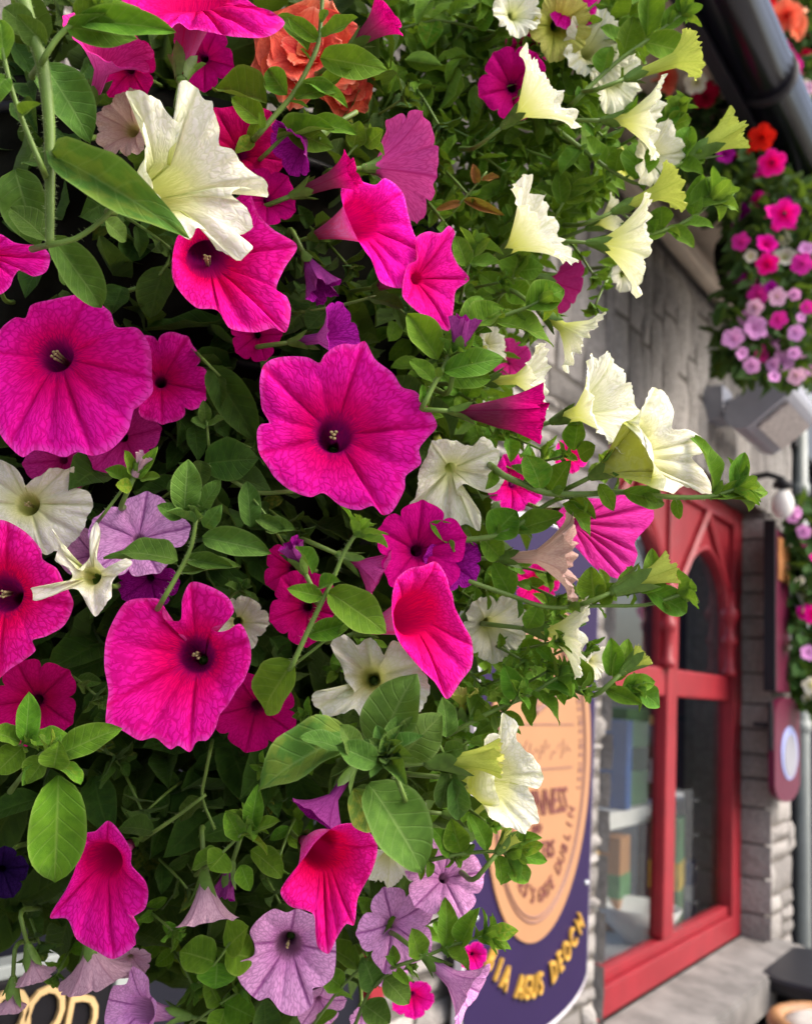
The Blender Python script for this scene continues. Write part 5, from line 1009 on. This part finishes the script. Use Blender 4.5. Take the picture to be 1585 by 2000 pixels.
# ------------------------------------------------------------------ filler shoots between the measured ones
FILL = [  # x, y, depth, stem direction (px), leaf size, material, words
 (870,90,.60,(60,-60),80,'shade_leaf','dark leafy shoot in the hollow left of the first white trumpet'),
 (920,170,.60,(70,-30),70,'shade_leaf','dark leafy shoot under the blurred magenta petunia, high up'),
 (870,250,.58,(70,30),74,'leaf','fresh leafy shoot left of the first white trumpet'),
 (930,300,.57,(60,40),70,'leaf','fresh leafy shoot under the first white trumpet'),
 (1040,300,.57,(60,20),66,'leaf','leafy shoot between the two white trumpets, by the arching stem'),
 (880,350,.55,(50,50),64,'lime_leaf','bright leafy shoot over the dried brown calyx'),
 (1130,230,.57,(50,40),66,'leaf','leafy shoot right of the first white trumpet'),
 (1110,330,.57,(40,40),64,'leaf','leafy shoot left of the dark round leaf, high on the right'),
 (1090,130,.60,(70,-40),70,'leaf','leafy shoot behind the crossing hairy stem, high up'),
 (960,30,.60,(60,-50),70,'leaf','leafy shoot at the very top left of the cut-off white bloom'),
 (1200,40,.60,(40,-60),76,'lime_leaf','bright leafy shoot at the very top over the blurred white bloom'),
 (1165,200,.60,(50,20),64,'leaf','leafy shoot behind the folded white trumpets, high on the right'),
 (880,460,.50,(40,60),60,'lime_leaf','bright leafy shoot right of the upper magenta pair'),
 (990,620,.53,(40,30),60,'leaf','leafy shoot behind the round leaf of the leafy tip'),
 (1130,500,.60,(30,40),56,'leaf','leafy shoot behind the trumpet nearest the stone'),
 (830,640,.49,(30,40),66,'shade_leaf','dark leafy shoot between the magenta pair and the central bloom'),
 (770,600,.50,(40,30),70,'shade_leaf','dark leafy shoot above the central magenta bloom'),
 (940,800,.50,(40,30),66,'leaf','leafy shoot behind the half-open magenta bud'),
 (1010,860,.50,(50,20),62,'leaf','leafy shoot under the half-open magenta bud'),
 (930,1180,.52,(40,30),60,'leaf','leafy shoot behind the folded magenta bloom'),
 (1020,1110,.53,(50,10),60,'leaf','leafy shoot under the pinkish cream trumpet'),
 (1000,1290,.53,(60,10),60,'leaf','leafy shoot under the cream trumpets, before the orange oval'),
 (900,1300,.50,(40,40),60,'leaf','leafy shoot right of the folded magenta bloom, low'),
 (850,1640,.47,(40,30),60,'leaf','leafy shoot beside the big rosette, low right'),
 (330,1700,.50,(40,40),74,'shade_leaf','dark leafy shoot between the two drooping magenta blooms'),
 (520,1720,.50,(30,50),72,'shade_leaf','dark leafy shoot left of the long narrow magenta bloom'),
 (330,1550,.50,(-50,40),84,'shade_leaf','dark broad-leaved shoot under the torn magenta bloom'),
 (470,1530,.51,(40,20),78,'shade_leaf','dark broad-leaved shoot left of the big rosette'),
 (250,1530,.50,(30,60),80,'shade_leaf','dark broad-leaved shoot beside the long smooth leaf'),
 (350,1880,.53,(30,50),74,'leaf','leafy shoot over the black board, right part'),
 (470,1890,.53,(-30,50),70,'leaf','leafy shoot left of the veined lilac bloom'),
 (60,1800,.53,(20,50),66,'shade_leaf','dark leafy shoot at the edge above the faded lilac trumpets'),
 (130,1870,.55,(-20,40),56,'leaf','thin leafy shoot hanging over the top of the black board'),
 (560,1340,.49,(-20,60),72,'shade_leaf','dark leafy shoot right of the torn magenta bloom'),
 (450,860,.50,(50,20),76,'shade_leaf','dark leafy shoot deep between the two largest magenta blooms'),
 (540,1010,.49,(40,30),70,'shade_leaf','dark leafy shoot below the central magenta bloom'),
 (430,780,.53,(30,50),84,'shade_leaf','dark leafy shoot in the hollow above the three-leaved sprig'),
 (280,450,.46,(60,40),70,'shade_leaf','dark leafy shoot beneath the tube of the big white bloom'),
 (700,1790,.52,(40,30),60,'leaf','leafy shoot right of the long narrow magenta bloom'),
 (640,480,.50,(40,40),66,'shade_leaf','dark leafy shoot between the tilted and the sideways magenta blooms'),
 (740,220,.52,(50,-30),72,'shade_leaf','dark leafy shoot in the hollow above the fan-like pink petunia'),
 (820,190,.56,(40,60),70,'shade_leaf','dark leafy shoot right of the hollow beside the fan-like petunia'),
 (170,1450,.5,(60,30),80,'shade_leaf','dark broad-leaved shoot between the edge rosettes and the torn magenta bloom'),
 (150,960,.5,(30,-40),60,'shade_leaf','dark leafy shoot behind the flat cream bloom'),
 (1040,390,.57,(20,-50),58,'leaf','leafy shoot above the frilled white trumpet over the dried calyx'),
 (1180,560,.60,(-20,40),50,'leaf','sparse leafy shoot against the upright stones'),
 (900,980,.5,(-20,60),56,'leaf','leafy shoot hidden behind the frilled cream double'),
 (770,1590,.46,(40,50),56,'shade_leaf','dark leafy shoot under the big rosette'),
 (1060,1285,.50,(50,-20),54,'leaf','leafy shoot at the top of the orange oval, under the cream trumpet'),
 (1005,1200,.51,(50,10),54,'leaf','leafy shoot between the dim cream petunia and the cream trumpet'),
 (1115,1170,.51,(50,-10),52,'lime_leaf','bright leafy shoot under the pinkish cream trumpet near the arch'),
 (950,1335,.49,(50,-20),54,'leaf','leafy shoot over the left edge of the orange oval'),
 (905,1490,.48,(40,-20),52,'leaf','leafy shoot behind the bright yellow-green bud'),
 (890,1385,.48,(40,-30),56,'lime_leaf','bright leafy shoot under the low sideways magenta bloom'),
 (1230,270,.57,(50,-30),52,'lime_leaf','bright leafy shoot behind the slender bud and white fold'),
 (1140,300,.57,(50,30),54,'lime_leaf','bright leafy shoot left of the folded white trumpets'),
 (1190,400,.57,(40,30),52,'leaf','leafy shoot behind the greenish half-open trumpet'),
 (1000,420,.56,(30,-40),56,'lime_leaf','bright leafy shoot behind the frilled white trumpet'),
 (930,560,.50,(50,-10),58,'lime_leaf','bright leafy shoot right of the lower sideways magenta bloom'),
 (900,880,.48,(40,-20),56,'leaf','leafy shoot under the half-open bud, left part'),
 (430,1180,.47,(40,-30),60,'grey_leaf','soft leafy shoot right of the soft grey-green shoot'),
 (150,1330,.47,(40,30),64,'grey_leaf','soft leafy shoot between the cut and the torn magenta blooms'),
 (330,960,.48,(40,-30),60,'grey_leaf','soft leafy shoot above the soft grey-green shoot'),
 (560,1480,.46,(-40,20),64,'leaf','leafy shoot behind the big rosette, left part'),
 (300,1790,.5,(40,30),60,'leaf','leafy shoot between the drooping bloom and the pale pink trumpet'),
 (560,1640,.49,(-20,50),56,'leaf','leafy shoot left of the purple back over the narrow bloom'),
 (1090,1300,.48,(40,10),50,'leaf','leafy shoot crossing the upper part of the orange oval'),
 (1030,1330,.48,(40,-20),50,'lime_leaf','bright leafy shoot left of the spiky tip, before the orange oval'),
 (1120,1230,.49,(30,30),46,'leaf','leafy shoot beside the cream trumpet, at the edge of the navy sign'),
 (980,1270,.48,(40,20),52,'leaf','leafy shoot under the dim cream petunia'),
 (1040,1150,.48,(50,20),52,'leaf','leafy shoot between the two trailing stems under the pink petunia'),
 (960,1440,.47,(30,-20),48,'leaf','leafy shoot behind the top of the clean white petunia'),
 (925,1590,.48,(30,20),48,'leaf','leafy shoot under the clean white petunia, before the sign edge'),
 (1050,1260,.465,(40,-10),62,'leaf','broad leafy shoot over the crown of the orange oval'),
 (985,1385,.46,(30,-30),58,'leaf','leafy shoot hanging over the left shoulder of the orange oval'),
 (1100,1340,.47,(40,10),52,'lime_leaf','bright leafy shoot beneath the stem with the spiky leaf tip'),
 (1200,1140,.475,(40,-10),48,'lime_leaf','bright leafy shoot between the pink petunia and the green bud'),
 (1220,920,.47,(40,10),44,'lime_leaf','bright leafy shoot under the right cream trumpet'),
 (1060,900,.47,(40,-10),50,'leaf','leafy shoot right of the half-open magenta bud'),
 (690,1280,.455,(30,-30),50,'leaf','leafy shoot behind the twisted cream petunia'),
 (640,1420,.45,(-40,-20),54,'leaf','leafy shoot between the twisted cream petunia and the big rosette'),
 (860,1790,.50,(40,-20),50,'leaf','leafy shoot by the lilac petunia, left of the navy panel'),
]
for i, (x, y, d, (dx, dy), ls, m, words) in enumerate(FILL):
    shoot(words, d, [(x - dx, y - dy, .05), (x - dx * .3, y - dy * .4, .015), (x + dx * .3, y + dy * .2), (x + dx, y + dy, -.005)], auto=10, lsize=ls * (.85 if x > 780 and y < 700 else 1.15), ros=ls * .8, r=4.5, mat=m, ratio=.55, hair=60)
# ------------------------------------------------------------------ the basket behind the blooms and its uncountable inner leaves
bc = P(330, 560, .74)
hb = empty('hanging_basket', bc, 'hanging basket with liner blackened for gap shade, buried behind the near petunias', 'hanging basket')
g = MB(); prof = [(0, -.30)] + [(.23 * math.sin(q * math.pi / 24) ** .8, -.30 * math.cos(q * math.pi / 24)) for q in range(1, 13)] + [(.22, .03), (0, .05)]
g.lathe(bc, prof, 40); o = g.build('liner', M['liner'], hb, True)
for v in o.data.vertices: v.co += v.co.normalized() * .012 * noise.noise(v.co * 30)
g = MB()
for rr_, zz in ((.236, .0), (.215, -.12), (.15, -.23)): g.tube([bc + Vector((rr_ * math.cos(q * .2618), rr_ * math.sin(q * .2618), zz)) for q in range(25)], .003, 6, False)
g.build('wire_rings', M['fascia'], hb, True)
for k in range(3):
    q = 2.1 * k + .4; g = MB(); g.tube([bc + Vector((.235 * math.cos(q), .235 * math.sin(q), 0)), bc + Vector((0, 0, .62))], .002, 6); g.build('chain', M['fascia'], hb)
g = MB(); g.tube([bc + Vector((0, 0, .62)), bc + Vector((0, .1, .66)), (bc.x, WALL - .02, bc.z + .66)], .008, 8); g.build('bracket', M['fascia'], hb, True)
POLY = [(-80,-60),(1330,-60),(1270,60),(1210,130),(1170,230),(1190,330),(1130,400),(1080,430),(1040,520),(1000,610),(970,720),(980,830),(985,960),(960,1080),(960,1230),(905,1290),(870,1400),(850,1560),(800,1690),(740,1760),(700,1830),(640,1900),(610,2060),(420,2060),(360,1900),(310,1860),(190,1810),(120,1790),(30,1765),(-80,1765)]
def inside(x, y, poly):
    c = False; j = len(poly) - 1
    for i in range(len(poly)):
        a, b = poly[i], poly[j]
        if (a[1] > y) != (b[1] > y) and x < (b[0] - a[0]) * (y - a[1]) / (b[1] - a[1]) + a[0]: c = not c
        j = i
    return c
def leafcloud(name, mat, count, poly, d0, d1, size, parent=None, seed=3, cut=0):
    r = random.Random(seed); V = []; FS = []; UV = []; geos = [leaf_geo(*SPEC[k], k * 3.7, nx=5, ny=7) for k in range(5)]
    x0, x1 = min(p[0] for p in poly), max(p[0] for p in poly); y0, y1 = min(p[1] for p in poly), max(p[1] for p in poly); n = 0
    while n < count:
        x, y = r.uniform(x0, x1), r.uniform(y0, y1)
        if not inside(x, y, poly): continue
        if cut and x > 740 and y < 800: continue
        n += 1; u = r.random(); d = d0 + (d1 - d0) * u
        B = P(x, y, d); out = (EYE - B).normalized() * .5 + Vector((r.gauss(0, 1), r.gauss(0, 1), r.gauss(0, .8) - .35)); y_ = out.normalized()
        L = size * r.uniform(.6, 1.3); w = L * r.uniform(.45, .62); nz = Vector((r.gauss(0, .5), -.5 + r.gauss(0, .5), .8)) + (EYE - B).normalized() * .5
        z_ = nz - y_ * nz.dot(y_); z_.normalize(); x_ = y_.cross(z_); vs, fs, uv = geos[n % 5]; b = len(V)
        for v in vs: V.append(B + x_ * (v[0] * w) + y_ * (v[1] * L) + z_ * (v[2] * L))
        FS += [tuple(i + b for i in f) for f in fs]; UV += uv
    return mk(name, V, FS, M[mat], parent, UV)
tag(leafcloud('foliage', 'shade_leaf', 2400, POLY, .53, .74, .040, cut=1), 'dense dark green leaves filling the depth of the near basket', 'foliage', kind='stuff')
POLYR = [(720,-60),(1330,-60),(1270,60),(1210,130),(1180,230),(1200,330),(1150,400),(1100,430),(1050,520),(1000,610),(970,720),(960,820),(740,800)]
tag(leafcloud('foliage', 'leaf', 1500, POLYR, .57, .72, .022, seed=15), 'small green leaves filling the depth behind the white trumpets', 'foliage', kind='stuff')
POLY2 = [(-60,60),(300,150),(560,300),(700,480),(600,700),(480,1000),(620,1400),(560,1640),(300,1600),(-60,1560)]
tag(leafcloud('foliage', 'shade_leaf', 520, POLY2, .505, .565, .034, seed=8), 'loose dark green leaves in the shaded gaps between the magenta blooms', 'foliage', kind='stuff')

# ------------------------------------------------------------------ the farther baskets along the wall, out of focus
FM = {'lilac': 'lilac', 'pink': 'pink', 'magenta': 'magenta', 'purple': 'purple', 'cream': 'cream', 'red': 'red', 'coral': 'coral', 'pale': 'pale'}
M['redp'] = petal('red_petal', (.72, .012, .012), (.6, .006, .01), (.4, 0, .01), (.3, 0, .0), vamt=.3)
def blossom(parent, kind, x, y, d, R, k):
    r = random.Random(k * 7 + 1); C0 = P(x, y, d); nv = ((EYE - C0).normalized() + Vector((r.uniform(-1., .6), r.uniform(-.8, .3), r.uniform(-.7, .7)))).normalized(); a = nv.orthogonal().normalized(); b = nv.cross(a); Rm = R * d / F; N = 40
    rim = []; lob = []; ph = r.random() * 6
    for i in range(N):
        q = 2 * math.pi * i / N; L = 5 * i / N; xx = abs(2 * (L % 1) - 1); rr2 = Rm * (1 + .05 * math.exp(-(xx / .2) ** 2) - .2 * xx ** 4) * (1 + .1 * noise.noise(Vector((math.cos(q) * 2, math.sin(q) * 2, k * 1.3))))
        rim.append(C0 + (a * math.cos(q + ph) + b * math.sin(q + ph)) * rr2 + nv * Rm * .2 * noise.noise(Vector((math.cos(q) * 2, math.sin(q) * 2, k * 2.3)))); lob.append(L % 5)
    T = C0 - nv * Rm * .35
    o = corolla(rim, T, nv, T - nv * Rm * .8, Rm * .13, lob, M['redp' if kind == 'red' else kind], parent, seed=k, name='blossom'); return o
def far_basket(label, poly, d0, d1, nleaf, blooms, centre, size, dd):
    c = P(*centre); root = empty('hanging_basket', c, label, 'hanging basket', 'far hanging baskets')
    o = leafcloud('leaves', 'far_leaf', nleaf, poly, d0, d1, size, root, seed=nleaf); o['kind'] = 'stuff'
    g = MB(); g.lathe(c, [(0, -.22)] + [(.19 * math.sin(q * math.pi / 16), -.22 * math.cos(q * math.pi / 16)) for q in range(1, 9)] + [(0, .02)], 24); g.build('liner', M['liner'], root, True)
    for k, (kind, x, y, R) in enumerate(blooms): blossom(root, kind, x + 5 * math.sin(k * 9.7), y, dd + .11 * math.sin(k * 5.1), R * (1.08 + .25 * math.sin(k * 3.3)), k)
rb = random.Random(5)
B1 = [('red',1375,185,26),('cream',1358,160,22),('coral',1300,150,28),('coral',1320,135,20),('red',1468,275,24),('red',1455,290,22),('red',1482,268,20),('purple',1420,300,22),('magenta',1503,318,20),('purple',1445,310,20),('magenta',1490,340,14),
 ('magenta',1508,415,20),('magenta',1532,418,22),('magenta',1515,440,14),('purple',1450,415,14),('purple',1435,440,14),('pink',1450,472,15),('magenta',1492,475,22),('magenta',1502,515,19),('purple',1432,540,16),('cream',1530,462,19),('cream',1528,500,19),('lilac',1575,485,16),('pink',1565,515,18),
 ('pink',1478,575,22),('cream',1495,600,16),('lilac',1452,622,18),('lilac',1435,660,17),('pink',1515,625,22),('lilac',1480,640,18),('lilac',1505,655,18),('lilac',1530,668,18),('lilac',1560,620,12),('lilac',1555,650,13),('lilac',1467,714,19),('lilac',1528,705,18),('lilac',1575,690,16),('lilac',1505,712,12),('pink',1580,600,14),('lilac',1545,690,12),('cream',1470,500,12),('lilac',1578,720,14),('pink',1490,690,15),('lilac',1445,690,14),('pale',1520,580,15),('lilac',1550,575,14),('pink',1460,545,13),('magenta',1545,440,15),('pale',1470,600,13),('lilac',1515,735,15),('pale',1550,735,14),('lilac',1495,560,12),('magenta',1475,390,14),('purple',1540,395,14),('purple',1500,560,10)]
far_basket('far hanging basket of pink, lilac and magenta blooms above the grey floodlight', [(1270,40),(1350,60),(1440,230),(1500,300),(1600,360),(1600,740),(1560,760),(1420,735),(1395,690),(1400,620),(1440,520),(1415,430),(1360,350),(1300,330),(1240,200)], 2.12, 2.4, 1500, B1, (1540, 480, 2.5), .05, 2.1)
B2 = [('coral',1500,20,22),('coral',1535,30,30),('coral',1555,45,26),('coral',1520,55,22),('purple',1490,45,18),('pale',1500,90,22),('pale',1512,110,18),('magenta',1545,115,22),('magenta',1538,135,18),('red',1575,110,18),('cream',1555,180,20),('cream',1565,200,18),('purple',1560,225,16),('red',1582,225,18),('magenta',1530,95,14),('coral',1560,70,18),('red',1500,5,14),('pale',1575,170,14)]
far_basket('far hanging basket of peach, pink and white blooms beyond the black gutter', [(1470,-40),(1620,-40),(1620,290),(1570,260),(1530,170),(1490,80)], 4.3, 4.8, 500, B2, (1610, 60, 4.8), .09, 4.25)
B3 = [('lilac',1548,1010,12),('lilac',1570,1038,14),('lilac',1555,1000,10),('cream',1563,1137,14),('cream',1572,1165,17),('magenta',1578,1195,20),('magenta',1585,1200,16),('lilac',1582,1275,18),('cream',1580,1340,14),('cream',1578,1365,12),('pink',1560,1060,9),('magenta',1590,1090,12)]
far_basket('lower far basket of lilac, cream and magenta blooms past the globe lamp', [(1540,980),(1620,960),(1620,1400),(1570,1390),(1535,1300),(1530,1150)], 3.4, 3.6, 420, B3, (1640, 1120, 3.6), .07, 3.35)
